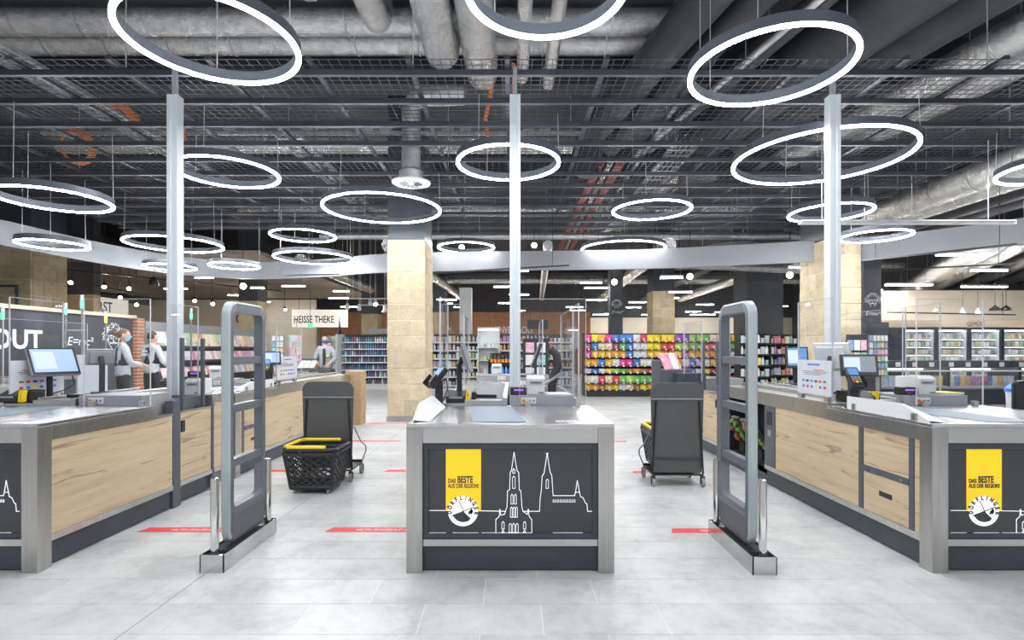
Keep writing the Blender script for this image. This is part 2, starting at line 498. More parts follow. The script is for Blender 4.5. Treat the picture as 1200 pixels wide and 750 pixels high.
def thing(name, label, cat, loc=(0, 0, 0), rz=0.0, group=None):
    o = bpy.data.objects.new(name, None)
    o.empty_display_size = 0.1
    o.location = loc; o.rotation_euler = (0, 0, rz)
    link(o)
    return tag(o, label, cat, group)

def copy_thing(o, loc=None, rz=None, label=None, group=None, parent=None):
    c = o.copy()
    link(c, parent)
    if parent is None:
        if loc is not None: c.location = loc
        if rz is not None: c.rotation_euler = (0, 0, rz)
        if label: c['label'] = label
        if group: c['group'] = group
    for ch in CH.get(o.name, []):
        copy_thing(ch, parent=c)
    return c

_NTH = {}
def nth(n):
    return '%d%s' % (n, 'th' if n % 100 in (11, 12, 13) else {1: 'st', 2: 'nd', 3: 'rd'}.get(n % 10, 'th'))
def counted(label, what=''):
    _NTH[label] = _NTH.get(label, 0) + 1
    return '%s, %s %sfrom left' % (label, nth(_NTH[label]), what + ' ' if what else '')

def structure(name, mb, mats, smooth=False, loc=None, bev=0.0):
    return tag(obj(name, mb, mats, None, loc=loc, smooth=smooth, bev=bev), kind='structure')

def text_mesh(s, size, ext=0.0015, xs=1.0, align='LEFT', shear=0.0, bold=0.0):
    cu = bpy.data.curves.new('lettering', 'FONT')
    cu.body = s; cu.size = size; cu.extrude = ext; cu.align_x = align; cu.shear = shear; cu.offset = bold
    cu.resolution_u = 3
    o = bpy.data.objects.new('lettering', cu)
    me = bpy.data.meshes.new_from_object(o)
    bpy.data.objects.remove(o); 
    if xs != 1.0:
        me.transform(Matrix.Diagonal((xs, 1, 1, 1)))
    return me

def lettering(s, size, mat, parent, loc, rot=(PI / 2, 0, 0), name='lettering', **kw):
    me = text_mesh(s, size, **kw)
    me.materials.clear(); me.materials.append(mat)
    o = bpy.data.objects.new(name, me)
    o.location = loc; o.rotation_euler = rot
    return link(o, parent)

def ribbon(mb, pts, w, y, th=0.002, closed=False, mi=0):
    """thin raised strip along points (x,z), lying in the plane y"""
    pts = [Vector(p) for p in pts]
    segs = list(zip(pts, pts[1:])) + ([(pts[-1], pts[0])] if closed else [])
    for a, b in segs:
        d = b - a
        if d.length < 1e-6: continue
        d.normalize(); nrm = Vector((-d.y, d.x)) * w / 2
        e = d * w * 0.35
        q = [a - e + nrm, a - e - nrm, b + e - nrm, b + e + nrm]
        mb.prism([(p.x, p.y) for p in q], 'Y', y - th, y, mi)
    return mb

def P(px, py, Y):
    """pixel of the 1200x750 photograph at depth Y -> point of the hall"""
    return Vector(((px - 600) * Y / 620.0, Y, H + (410 - py) * Y / 620.0))
def arc(c, r, a0, a1, n):
    return [(c[0] + r * math.cos(a0 + (a1 - a0) * i / n), c[1] + r * math.sin(a0 + (a1 - a0) * i / n)) for i in range(n + 1)]

# ================================================================== THE SETTING
mb = MB()
mb.box(-17, 18, -2, 6.97, -0.2, -0.0016, 0)
mb.box(-17, 18, 6.97, 34, -0.2, 0.0, 1)
floor = structure('floor', mb, [GROUT, FLOORM])
tile_me = MB().box(-0.298, 0.298, -0.148, 0.148, -0.006, 0).mesh('tile', TILE)
row = 0
y = 2.17
while y < 6.9:
    off = 0.0 if row % 2 else 0.3
    lim = 0.97 * y + 0.75
    x = -2.85 + off - 0.6 * 20
    while x < lim:
        if x > -lim:
            obj('tile', tile_me, None, floor, loc=(x + 0.3, y + 0.15, 0))
        x += 0.6
    y += 0.3; row += 1
structure('ceiling', MB().box(-17, 18, -2, 34, 6.05, 6.3), SLAB)
mb = MB().box(-17.2, -17, -2, 34, 0, 3.4, 0).box(-17.2, -17, -2, 34, 3.4, 6.05, 1)
structure('wall_left', mb, [CREAMW, DARKWALL])
structure('wall_right', MB().box(18, 18.2, -2, 34, 0, 6.05), DARKWALL)
mb = MB().box(-17, 18, 34, 34.2, 0, 3.4, 0).box(-17, 18, 34, 34.2, 3.4, 6.05, 1)
structure('wall_back', mb, [CREAMW, DARKWALL])

# curved grey fascia hung round the checkout hall
def catmull(pts, n=6):
    out = []
    for i in range(len(pts) - 1):
        p0 = Vector(pts[max(i - 1, 0)]); p1 = Vector(pts[i]); p2 = Vector(pts[i + 1]); p3 = Vector(pts[min(i + 2, len(pts) - 1)])
        for k in range(n):
            t = k / n
            out.append(0.5 * ((2 * p1) + (p2 - p0) * t + (2 * p0 - 5 * p1 + 4 * p2 - p3) * t * t + (3 * p1 - p0 - 3 * p2 + p3) * t ** 3))
    out.append(Vector(pts[-1]))
    return out
FP = catmull([(-9.1, 5.0), (-8.65, 7.0), (-8.33, 8.57), (-8.1, 10.6), (-7.45, 12.1), (-6.2, 12.75), (-4.5, 12.4), (-2.9, 11.7), (-0.8, 11.42), (1.2, 11.3), (2.99, 11.1), (4.3, 10.75), (5.6, 10.35), (6.6, 10.04), (7.5, 9.3), (8.2, 8.5), (9.0, 7.2), (9.6, 5.5)], 5)
def strip_along(pts, th, z0, z1):
    mb = MB(); vs = []
    for i, p in enumerate(pts):
        a = pts[max(i - 1, 0)]; b = pts[min(i + 1, len(pts) - 1)]
        d = (b - a).normalized(); nn = Vector((-d.y, d.x)) * th
        for q in (p, p + nn):
            vs += [(q.x, q.y, z0), (q.x, q.y, z1)]
    fs = []
    for i in range(len(pts) - 1):
        o = i * 4; e = o + 4
        fs += [(o, o + 1, e + 1, e), (o + 2, e + 2, e + 3, o + 3), (o + 1, o + 3, e + 3, e + 1), (o, e, e + 2, o + 2)]
    mb.add(vs, fs)
    return mb
structure('trim_1', strip_along(FP, 0.07, 3.04, 3.45), FASCIA, True)

# sandstone pillars: each block its own piece
def pillar(x0, x1, y0, y1, ztop, course=0.305, zcap=6.05, first=0):
    mb = MB().box(x0 + 0.009, x1 - 0.009, y0 + 0.009, y1 - 0.009, 0, ztop, 0)
    mb.box(x0 + 0.01, x1 - 0.01, y0 + 0.01, y1 - 0.01, ztop, zcap, 1)
    p = structure('pillar', mb, [MORTAR, ANTH])
    base = MB().box(x0 - 0.012, x1 + 0.012, y0 - 0.012, y1 + 0.012, 0, 0.09)
    obj('baseboard', base, GREYP, p)
    n = int(round((ztop - 0.09) / course)); ch = (ztop - 0.09) / n
    for k in range(n):
        z0 = 0.09 + k * ch + 0.0045; z1 = 0.09 + (k + 1) * ch - 0.0045
        s = [0.42, 0.66, 0.30, 0.55][(k + first) % 4]
        xs = x0 + (x1 - x0) * s
        ys = y0 + (y1 - y0) * (1 - s)
        j = 0.0045; t = 0.05
        pr = [random.uniform(0, 0.007) for _ in range(4)]
        obj('stone_block', MB().box(x0, xs - j, y0 - pr[0], y0 + t, z0, z1), STONE, p, bev=0.005, seg=1)
        obj('stone_block', MB().box(xs + j, x1, y0 - pr[1], y0 + t, z0, z1), STONE, p, bev=0.005, seg=1)
        for side, xx in ((-1, x0), (1, x1)):
            if (side == 1) != (x0 < 0): continue
            a, b = (xx - pr[2], xx + t) if side < 0 else (xx - t, xx + pr[2])
            obj('stone_block', MB().box(a, b, y0 + t + j, ys - j, z0, z1), STONE, p, bev=0.005, seg=1)
            obj('stone_block', MB().box(a, b, ys + j, y1, z0, z1), STONE, p, bev=0.005, seg=1)
    return p
pillar(-2.31, -1.61, 9.8, 10.72, 3.37)
pillar(5.87, 6.52, 9.88, 10.79, 3.40, first=1)
pillar(-12.2, -11.1, 12.2, 13.2, 4.03, course=0.36, first=2)
pillar(4.95, 5.72, 18.6, 19.4, 3.40, first=1)
def slim_pillar(x0, x1, y0, y1, zs, zt, m0, m1):
    mb = MB().box(x0, x1, y0, y1, 0, zs, 0)
    if zt > zs: mb.box(x0 - 0.005, x1 + 0.005, y0 - 0.005, y1 + 0.005, zs, zt, 1)
    return structure('pillar', mb, [m0, m1])
slim_pillar(-9.3, -8.65, 18.0, 18.7, 3.0, 6.05, STONE, DARKWALL)
slim_pillar(-12.35, -11.55, 14.6, 14.85, 2.86, 6.05, OAK, DARKWALL)
slim_pillar(-6.55, -5.85, 23.0, 23.8, 2.9, 6.05, STONE, DARKWALL)
slim_pillar(-1.75, -1.35, 17.6, 18.0, 3.4, 3.4, WHITE, WHITE)
slim_pillar(-3.6, -2.8, 22.0, 22.8, 2.9, 6.05, STONE, DARKWALL)
chalk_pillar = slim_pillar(3.16, 3.56, 17.0, 17.4, 6.0, 6.05, DARKWALL, DARKWALL)
chalk_pillar2 = slim_pillar(7.05, 7.4, 10.6, 11.0, 3.2, 3.2, DARKWALL, DARKWALL)
slim_pillar(7.2, 8.3, 16.2, 17.2, 3.4, 6.05, DARKWALL, DARKWALL)

def scribble_head(cx, cz, r, y, parent, rot=(0, 0, 0), loc=(0, 0, 0), formula=True):
    """chalk drawing: a face under a cloud of wild hair, a formula below"""
    rnd = random.Random(3)
    mb = MB()
    for k in range(34):
        a = PI * (-0.12 + 1.24 * k / 33)
        r0 = r * rnd.uniform(0.55, 0.7); r1 = r * rnd.uniform(0.9, 1.08)
        pts = []
        for j in range(5):
            t = j / 4; rr = r0 + (r1 - r0) * t; aa = a + 0.16 * math.sin(t * 4 + k)
            pts.append((cx + rr * math.cos(aa), cz + rr * 0.9 * math.sin(aa)))
        ribbon(mb, pts, r * 0.07, y)
    for sx in (-1, 1):
        ribbon(mb, [(cx + sx * r * 0.1, cz + 0.02 * r), (cx + sx * r * 0.24, cz + 0.08 * r), (cx + sx * r * 0.38, cz)], r * 0.06, y)
        ribbon(mb, arc((cx + sx * r * 0.24, cz - r * 0.12), r * 0.06, 0, 2 * PI, 7), r * 0.05, y)
        ribbon(mb, [(cx + sx * r * 0.5, cz + 0.1 * r), (cx + sx * r * 0.47, cz - r * 0.5), (cx + sx * r * 0.2, cz - r * 0.85)], r * 0.05, y)
        ribbon(mb, [(cx, cz - r * 0.42), (cx + sx * r * 0.15, cz - r * 0.5), (cx + sx * r * 0.33, cz - r * 0.46)], r * 0.1, y)
    ribbon(mb, [(cx, cz), (cx - r * 0.07, cz - r * 0.3), (cx + r * 0.07, cz - r * 0.33)], r * 0.05, y)
    o = tag(obj('chalk_drawing', mb, CHALKW, parent, loc=loc, rot=rot), kind='stuff')
    return o
scribble_head(3.36, 2.80, 0.165, 16.998, chalk_pillar)
lettering('E=mc²', 0.14, CHALKW, chalk_pillar, (3.20, 16.997, 2.50), shear=0.2)
scribble_head(7.225, 2.33, 0.15, 10.598, chalk_pillar2)
lettering('E=mc²', 0.11, CHALKW, chalk_pillar2, (7.08, 10.597, 2.02), shear=0.2)

# chalkboard partition on the left, with ledge
mb = MB().box(-8.75, -8.6, 5.5, 12.0, 0, 2.04, 0).box(-8.8, -8.55, 5.5, 12.05, 2.04, 2.11, 1)
part = structure('wall_chalkboard', mb, [CHALK, BEIGE])
RL = (PI / 2, 0, PI / 2)
# writing runs along +Y and faces +X
lettering('OUT', 0.46, CHALKW, part, (-8.597, 8.72, 1.36), RL, xs=0.98, bold=0.012)
lettering('E=mc²', 0.24, CHALKW, part, (-8.597, 10.22, 1.42), RL, shear=0.2)
lettering('S=k', 0.15, CHALKW, part, (-8.597, 9.75, 1.05), RL, shear=0.2)
o = scribble_head(0, 0, 0.30, 0, part, rot=(0, 0, PI / 2), loc=(-8.597, 11.42, 1.62))
mb = MB().box(-8.76, -8.55, 12.06, 12.30, 0, 2.06, 0)
st = structure('trim_2', mb, MORTAR)
for k in range(26):
    obj('brick', MB().box(-8.77, -8.54, 12.055, 12.305, 0.01 + k * 0.079, 0.078 + k * 0.079), BRICK, st)

structure('ceiling_left', MB().box(-17, -6.4, 13.4, 25.0, 3.75, 3.85), simple('brown_ceiling', (0.26, 0.21, 0.175), 0.8, 0, 0.25, 1.5, (0.2, 3, 1)))
# warm back area on the left: brown wall and lit sign band
structure('wall_brown', MB().box(-10.5, 4.3, 29.0, 29.2, 0, 3.4), BROWNW)
mb = MB().box(-17, -9.3, 25.0, 25.2, 0, 3.7)
structure('wall_cream', mb, CREAMW)

# ================================================================== CEILING
# ---- ring lights
ZR = 3.55
def ring(px, X, Y, D, label, z=ZR):
    t = thing('ring_light', label, 'ceiling light', (X, Y, z), 0, None)
    R = D / 2
    n = 72
    w = 0.018
    def rev(profile, n=n):
        vs = []; fs = []; k = len(profile)
        for i in range(n):
            a = 2 * PI * i / n
            for r, zz in profile:
                vs.append((r * math.cos(a), r * math.sin(a), zz))
        for i in range(n):
            j = (i + 1) % n
            for q in range(k):
                q2 = (q + 1) % k
                fs.append((i * k + q, j * k + q, j * k + q2, i * k + q2))
        return MB().add(vs, fs)
    obj('housing', rev([(R - w, 0.004), (R + w, 0.004), (R + w, 0.085), (R - w, 0.085)]), ANTH_L, t)
    obj('diffuser', rev([(R - w + 0.001, -0.011), (R + w - 0.001, -0.011), (R + w - 0.001, 0.004), (R - w + 0.001, 0.004)]), LED, t)
    for k in range(3):
        a = 2 * PI * k / 3 + X
        zt = 4.13 - z if 5.2 < Y < 12.5 and -8 < X < 6.9 else 6.05 - z
        obj('suspension_cable', MB().cyl((R * math.cos(a), R * math.sin(a), 0.07), (R * math.cos(a) * 0.98, R * math.sin(a) * 0.98, zt), 0.004, n=5), ROPE, t)
    return t
h = 2.22
RINGS = [
 ('B', -1.61, 2.99, 1.2, 'small ring light crossing the top of the left aluminium pole'),
 ('D', -0.02, 2.84, 1.2, 'small ring light circling the top of the central aluminium pole'),
 ('F', 0.92, 1.89, 1.2, 'tilted-looking ring light below the fat black ducts'),
 ('G', 1.61, 2.77, 1.86, 'big ring light circling the head of the right aluminium pole'),
 ('I', -4.37, 5.04, 1.2, 'ring light in front of the fascia above the left stone pillar'),
 ('J', -3.20, 5.02, 1.8, 'big flat ring light behind the left aluminium pole'),
 ('K', -4.13, 6.39, 1.2, 'ring light against the fascia just left of the left pole'),
 ('L', -3.31, 6.31, 1.2, 'ring light against the fascia just right of the left pole'),
 ('M', -1.83, 4.64, 1.2, 'smaller ring light, upper of the pair left of the central stone pillar'),
 ('N', -2.16, 5.77, 1.8, 'wider ring light, lower of the pair left of the central stone pillar'),
 ('O', -0.92, 3.76, 1.8, 'big ring light in front of the dark top of the central stone pillar'),
 ('P', -0.45, 5.17, 1.2, 'ring light between the central stone pillar and the central pole'),
 ('Q', 1.10, 5.24, 1.8, 'wide ring light in front of the fascia right of the central pole'),
 ('R', 1.00, 3.79, 1.2, 'ring light under the red pipes, above the wide one'),
 ('S', 2.32, 3.86, 1.2, 'ring light crossed by the right aluminium pole, above the white trunking'),
 ('U', 2.21, 5.34, 1.2, 'ring light in front of the fascia left of the right stone pillar'),
 ('C', -3.06, 3.53, 1.42, 'ring light at the left edge below the orange cable coil'),
 ('T', 3.20, 4.66, 1.2, 'ring light overlapping the right stone pillar'),
 ('A', -0.975, 1.72, 1.16, 'large near ring light below the twin silver ducts'),
 ('E', 0.095, 1.47, 0.98, 'nearest ring light cut by the top edge beside the silver tubes'),
 ('V', 4.30, 4.2, 1.2, 'ring light at the right edge, lower one beside the long silver duct'),
 ('W', 3.04, 2.93, 1.2, 'ring light at the right edge, upper one in front of the long silver duct'),
]
RK = {'I': 1.65, 'J': 2.0, 'K': 1.75, 'L': 1.75, 'N': 1.955, 'T': 1.85, 'C': 1.85}     # hung lower, in front of the fascia or pillar
for nm, X, Z, D, lab in RINGS:
    k = RK.get(nm, h)
    ring(nm, X * k, Z * k, D * k / h, lab, H + k)
# the same lights carry on over the entrance, behind the photographer
for i, (x, y, D) in enumerate([(-3.2, 0.4, 1.8), (0.4, -0.6, 1.2), (3.4, 0.6, 1.8)]):
    ring('', x, y, D, ['big ring light over the entrance on the left', 'small ring light over the entrance in the middle', 'big ring light over the entrance on the right'][i], 3.9)

# ---- wire grid ceiling
GX0, GX1, GY0, GY1, GZ = -9.0, 6.95, 5.16, 12.55, 4.13
g = thing('grid_ceiling', 'dark open wire mesh ceiling on steel rails above the ring lights', 'grid ceiling', (0, 0, GZ))
mbx = MB().box(GX0, GX1, -0.022, 0.022, -0.02, 0.03).box(GX0, GX1, -0.035, 0.035, 0.026, 0.03)
railx = mbx.mesh('cross_rail', GRIDM)
yy = 5.37
while yy < GY1:
    obj('cross_rail', railx, None, g, loc=(0, yy, 0)); yy += 0.613
mby = MB().box(-0.025, 0.025, GY0, GY1, 0.034, 0.075)
raily = mby.mesh('long_rail', GRIDM)
xx = -8.83
while xx < GX1:
    obj('long_rail', raily, None, g, loc=(xx, 0, 0)); xx += 0.976
mb = MB()
r = 0.0035
x = GX0
while x <= GX1:
    mb.add([(x - r, GY0, 0.034), (x + r, GY0, 0.034), (x, GY0, 0.041), (x - r, GY1, 0.034), (x + r, GY1, 0.034), (x, GY1, 0.041)], [(0, 1, 4, 3), (1, 2, 5, 4), (2, 0, 3, 5)]); x += 0.1
y = GY0
while y <= GY1:
    mb.add([(GX0, y - r, 0.030), (GX0, y + r, 0.030), (GX0, y, 0.037), (GX1, y - r, 0.030), (GX1, y + r, 0.030), (GX1, y, 0.037)], [(0, 1, 4, 3), (1, 2, 5, 4), (2, 0, 3, 5)]); y += 0.1
tag(obj('wire_mesh', mb, WIRE, g), kind='stuff')
rod = MB().cyl((0, 0, 0.03), (0, 0, 6.05 - GZ), 0.006, n=5).mesh('hanger_rod', ROPE)
for i in range(5):
    for j in range(3):
        obj('hanger_rod', rod, None, g, loc=(-6.87 + i * 2.93, 5.4 + j * 3.0, 0))

# ---- ducts
def duct(pts, r, mat, label, cat='duct', n=20, bands=0.0, rings_every=0.0, name='air_duct', hang=True):
    pts = [Vector(p) for p in pts]
    o = thing(name, label, cat, pts[0])
    loc = [p - pts[0] for p in pts]
    # round the corners a little
    obj('tube', MB().tube(loc, r, n), mat, o, smooth=True)
    if rings_every:
        d = loc[-1] - loc[0]; L = d.length; u = d.normalized()
        k = rings_every * 0.5
        while k < L:
            p = loc[0] + u * k
            obj('seam', MB().cyl(p - u * 0.008, p + u * 0.008, r + 0.006, n=n, caps=False), SPRINK if mat is FOIL else mat, o)
            k += rings_every
    if hang:
        mb = MB()
        for t in (0.12, 0.5, 0.88):
            d = loc[-1] - loc[0]
            p = loc[0] + d * t
            mb.cyl(p + Vector((0, 0, r * 0.9)), (p.x, p.y, max(6.05 - pts[0].z, p.z + r)), 0.007, n=5)
        obj('hanger_rod', mb, ROPE, o)
    return o
def rounded_end(p_far, rise, r):
    """horizontal run ending in an upward elbow"""
    p = Vector(p_far)
    return [p + Vector((0, -0.02, 0))] + [p + Vector((0, rise * math.sin(a), rise * (1 - math.cos(a)))) for a in (PI / 8, PI / 4, 3 * PI / 8, PI / 2)] + [p + Vector((0, rise, rise + 0.10))]
duct([(-9, 7.23, 5.81), (2.8, 7.23, 5.81)], 0.170, FOIL, 'upper silver spiral duct running across above the wire ceiling', rings_every=0.9)
duct([(-9, 7.72, 5.81), (2.9, 7.72, 5.81)], 0.170, FOIL, 'lower silver spiral duct running across above the wire ceiling', rings_every=0.9)
duct([(-9, 10.55, 5.45), (1.2, 10.55, 5.45)], 0.2, FOIL, 'silver cross duct half hidden behind the wire mesh', rings_every=1.2)
duct([(-8, 15.6, 5.45), (7, 15.6, 5.45)], 0.2, FOIL, 'far silver cross duct seen low through the wire mesh', rings_every=1.5)
structure('ceiling_beam', MB().box(-17, 18, 8.0, 8.35, 5.35, 6.05), BEAM)
structure('ceiling_beam', MB().box(-17, 18, 12.4, 12.75, 5.35, 6.05), BEAM)
for i, (x, ye, zz, rr, lab) in enumerate([
    (-2.25, 5.75, 5.30, 0.13, 'short silver tube cut by the top edge, leftmost of the overhead tubes'),
    (-1.62, 6.25, 5.28, 0.16, 'silver tube ending just under the cross ducts, second from left'),
    (-0.93, 6.95, 5.28, 0.225, 'fat silver tube with rounded end, left of the longest fat one'),
    (-0.43, 7.50, 5.28, 0.225, 'fat silver tube reaching furthest below the cross ducts'),
    (0.15, 7.55, 5.24, 0.085, 'thin silver tube straight above the central pole'),
    (0.53, 7.65, 5.20, 0.085, 'thin silver tube right of the central pole')]):
    duct([(x, 3.2, zz)] + rounded_end((x, ye, zz), 0.2, rr), rr, FOIL, lab, hang=False)
def slant(x_at, y_at, z, r, y0, y1, slope, mat, lab, drop=0.0, every=1.3):
    a = Vector((x_at + slope * (y0 - y_at), y0, z)); b = Vector((x_at + slope * (y1 - y_at), y1, z))
    pts = [a, b]
    o = duct(pts, r, mat, lab, rings_every=every)
    if drop:
        obj('drop', MB().cyl(b - a + Vector((0, 0, r)), b - a + Vector((0, 0, -drop)), r * 0.85, n=18), mat, o, smooth=True)
    return o
slant(2.2, 6.05, 5.33, 0.25, 3.4, 10.0, -0.194, DARKDUCT, 'black duct with a drop, leftmost of the fat black ducts', 0.7)
slant(2.78, 6.05, 5.33, 0.19, 3.4, 10.4, -0.194, DARKDUCT, 'slimmer black duct, second from left in the black bundle')
slant(3.52, 6.05, 5.33, 0.14, 3.4, 10.4, -0.194, DARKDUCT, 'slimmest black duct in the middle of the black bundle')
slant(4.38, 6.05, 5.36, 0.42, 3.4, 10.2, -0.194, DARKDUCT, 'fattest black duct of the black bundle', 0.75)
slant(5.26, 6.05, 5.36, 0.32, 3.4, 10.2, -0.194, DARKDUCT, 'black duct, rightmost of the fat black ducts')
slant(3.18, 6.05, 5.05, 0.045, 3.4, 10.3, -0.194, SPRINK, 'thin galvanised pipe under the black ducts', every=0)
slant(6.35, 6.5, 5.28, 0.23, 3.6, 10.8, -0.17, FOIL, 'silver insulated duct, left one of the pair right of the black bundle')
slant(7.05, 6.5, 5.28, 0.23, 3.6, 10.8, -0.17, FOIL, 'silver insulated duct, right one of the pair right of the black bundle')
duct([(7.62, 5.0, 4.16), (7.62, 11.2, 4.16)], 0.24, FOIL, 'long fat silver duct running back beside the mesh ceiling', rings_every=0.8)
duct([(7.98, 5.0, 4.0), (7.98, 11.2, 4.0)], 0.13, FOIL, 'slimmer silver pipe under the long fat silver duct', rings_every=0.8)
duct([(8.6, 5.0, 4.05), (8.6, 11.8, 4.05)], 0.17, DARKDUCT, 'black pipe right of the long silver duct, nearer one')
duct([(9.15, 5.0, 4.05), (9.15, 11.8, 4.05)], 0.17, DARKDUCT, 'black pipe right of the long silver duct, outer one')
duct([(10.0, 11.0, 3.62), (15.6, 21.2, 3.55)], 0.28, FOIL, 'silver duct slanting away under the fascia at the right', rings_every=1.2)
duct([(10.7, 11.0, 3.62), (16.2, 21.0, 3.55)], 0.2, FOIL, 'second silver duct slanting away under the fascia at the right', rings_every=1.2)
for k, lab in enumerate(['first black pipe beside the slanting silver ducts', 'second black pipe beside the slanting silver ducts', 'third black pipe beside the slanting silver ducts', 'outermost black pipe beside the slanting silver ducts']):
    duct([(11.5 + k * 0.8, 11.0, 3.6), (16.9 + k * 0.2, 20.4 - k * 1.3, 3.55)], 0.2, DARKDUCT, lab, n=14)
duct([(1.80, 10.8, 5.15), (1.80, 22, 5.15)], 0.085, REDPIPE, 'dull red pipe running back, left of the pair', n=12, name='sprinkler_pipe', cat='pipe', rings_every=1.2)
duct([(2.22, 10.8, 5.15), (2.22, 22, 5.15)], 0.085, REDPIPE, 'dull red pipe running back, right of the pair', n=12, name='sprinkler_pipe', cat='pipe', rings_every=1.2)
duct([(2.01, 10.8, 5.15), (2.01, 22, 5.15)], 0.06, FOIL, 'silver pipe between the two red pipes', n=12, name='sprinkler_pipe', cat='pipe')
duct([(3.7, 10.9, 5.1), (2.9, 17, 5.1)], 0.12, FOIL, 'silver pipe slanting above the middle right ring light', n=14)
duct([(-5.6, 14.0, 3.72), (-5.6, 21.0, 3.72)], 0.16, FOIL, 'silver pipe running back beyond the left fascia', n=14)
duct([(3.4, 13.5, 3.55), (9.6, 15.2, 3.55)], 0.10, SPRINK, 'galvanised cross pipe beyond the fascia on the right', n=12, name='air_pipe', cat='pipe')

# air outlet on a vertical spiral duct
t = thing('air_diffuser', 'round white swirl air outlet on a hanging grey spiral duct', 'air outlet', (-1.43, 7.5, 3.69))
obj('duct_tube', MB().tube([(0, 0, 0.1), (0, 0, 1.05), (0.04, 0, 1.16), (0.16, 0, 1.22), (0.75, 0, 1.25)], 0.13, 18), SPRINK, t, smooth=True)
mb = MB()
for k in range(7): mb.cyl((0, 0, 0.2 + k * 0.12), (0, 0, 0.215 + k * 0.12), 0.136, n=18, caps=False)
obj('duct_seams', mb, SPRINK, t)
obj('collar', MB().lathe([(0.165, 0.03), (0.17, 0.16), (0.14, 0.19)], n=24), SPRINK, t, smooth=True)
obj('faceplate', MB().lathe([(0.10, -0.006), (0.27, 0.0), (0.27, 0.02), (0.17, 0.035)], n=32), WHITE, t, smooth=True)
for k in range(12):
    a = 2 * PI * k / 12
    obj('vane', MB().box(0.05, 0.16, -0.012, 0.012, -0.013, -0.006, rot=(0.5, 0, a), c=(0, 0, -0.01)), GREYP, t)

# cable trays and cables
def tray(x, y0, y1, z, label, w=0.4):
    t = thing('cable_tray', label, 'cable tray', (x, y0, z))
    L = y1 - y0
    for sx in (-1, 1):
        obj('side_rail', MB().box(sx * w / 2 - 0.01, sx * w / 2 + 0.01, 0, L, 0, 0.06), SPRINK, t)
    k = 0.1
    me = MB().box(-w / 2, w / 2, -0.02, 0.02, 0.0, 0.012).mesh('rung', SPRINK)
    while k < L:
        obj('rung', me, None, t, loc=(0, k, 0)); k += 0.25
    mb = MB()
    for i in range(4): mb.tube([(-w / 2 + 0.06 + i * 0.09, 0, 0.03), (-w / 2 + 0.07 + i * 0.09, L / 2, 0.03), (-w / 2 + 0.05 + i * 0.09, L, 0.03)], 0.014, 6)
    tag(obj('cables', mb, GREYP, t), kind='stuff')
    for yy in (0.5, L - 0.5):
        obj('hanger_rod', MB().cyl((-w / 2, yy, 0.02), (-w / 2, yy, 6.05 - z), 0.007, n=5), ROPE, t)
tray(-6.15, 4.6, 11.5, 4.88, 'perforated steel cable tray running back at the upper left')
tray(2.75, 8.2, 14.5, 4.55, 'perforated steel cable tray running back under the black ducts')
tray(-3.6, 8.5, 15.0, 4.75, 'perforated steel cable tray running back behind the left pole')
mb = MB()
for k in range(5):
    rr = 0.20 + 0.012 * k
    mb.tube([(rr * math.cos(a), 0.015 * k, rr * math.sin(a)) for a in [2 * PI * i / 28 for i in range(28)]], 0.013, 6, closed=True)
tag(obj('cable_coil', mb, ORANGE, loc=(-6.6, 8.0, 4.40), smooth=True, rot=(0.25, 0, 0.1)), 'coil of orange cable hanging above the left wire ceiling', 'cable')
tag(obj('cable_conduit', MB().tube([(-4.95, 7.75, 5.9), (-4.95, 7.75, 5.3), (-4.93, 7.75, 4.9), (-4.85, 7.8, 4.55), (-4.83, 7.9, 4.2)], 0.035, 8), ORANGE, smooth=True), 'orange conduit dropping behind the large near ring light', 'cable')
tag(obj('cable_conduit', MB().tube([(-6.2, 8.0, 5.0), (-6.0, 8.0, 5.05), (-5.85, 8.0, 4.98), (-5.72, 8.02, 4.85), (-5.68, 8.05, 4.75)], 0.06, 10), ORANGE, smooth=True), 'bent fat orange conduit above the orange cable coil', 'cable')
tag(obj('cable_conduit', MB().tube([(-0.28, 7.9, 5.5), (-0.33, 7.9, 5.1), (-0.40, 7.95, 4.8), (-0.36, 8.0, 4.5)], 0.03, 8), ORANGE, smooth=True), 'orange conduit dangling left of the central pole head', 'cable')
tag(obj('cable_conduit', MB().tube([(0.02, 7.9, 5.6), (0.03, 7.9, 5.1), (0.03, 7.95, 4.7)], 0.03, 8), ORANGE, smooth=True), 'orange conduit hanging right behind the central pole head', 'cable')
sock = MB().box(-0.09, 0.09, -0.05, 0.05, 0, 0.12).mesh('junction_box', GREYP)
tr = thing('cable_bridge', 'horizontal steel strut carrying a row of grey junction boxes', 'cable bridge', (0, 9.0, 5.05))
obj('strut', MB().box(-8, 1.2, -0.03, 0.03, -0.06, 0), SPRINK, tr)
for i in range(13):
    obj('junction_box', sock, None, tr, loc=(-7.4 + i * 0.68 + 0.2 * math.sin(i * 3), 0, 0))
obj('hanger_rod', MB().cyl((-7, 0, 0), (-7, 0, 1.0), 0.008, n=5).cyl((1, 0, 0), (1, 0, 1.0), 0.008, n=5), ROPE, tr)

# white trunking at the right
t = thing('cable_trunking', 'long white cable trunking hanging level in front of the right fascia', 'cable trunking', (3.8, 7.0, 3.02))
obj('trunk', MB().box(0, 2.85, -0.03, 0.03, -0.03, 0.02), WHITE, t)
obj('pipe', MB().cyl((0, -0.06, 0.0), (2.8, -0.06, 0.0), 0.018, n=8), SPRINK, t)
for xx in (0.3, 2.5): obj('hanger_rod', MB().cyl((xx, 0, 0.02), (xx, 0, 1.08), 0.006, n=5), ROPE, t)

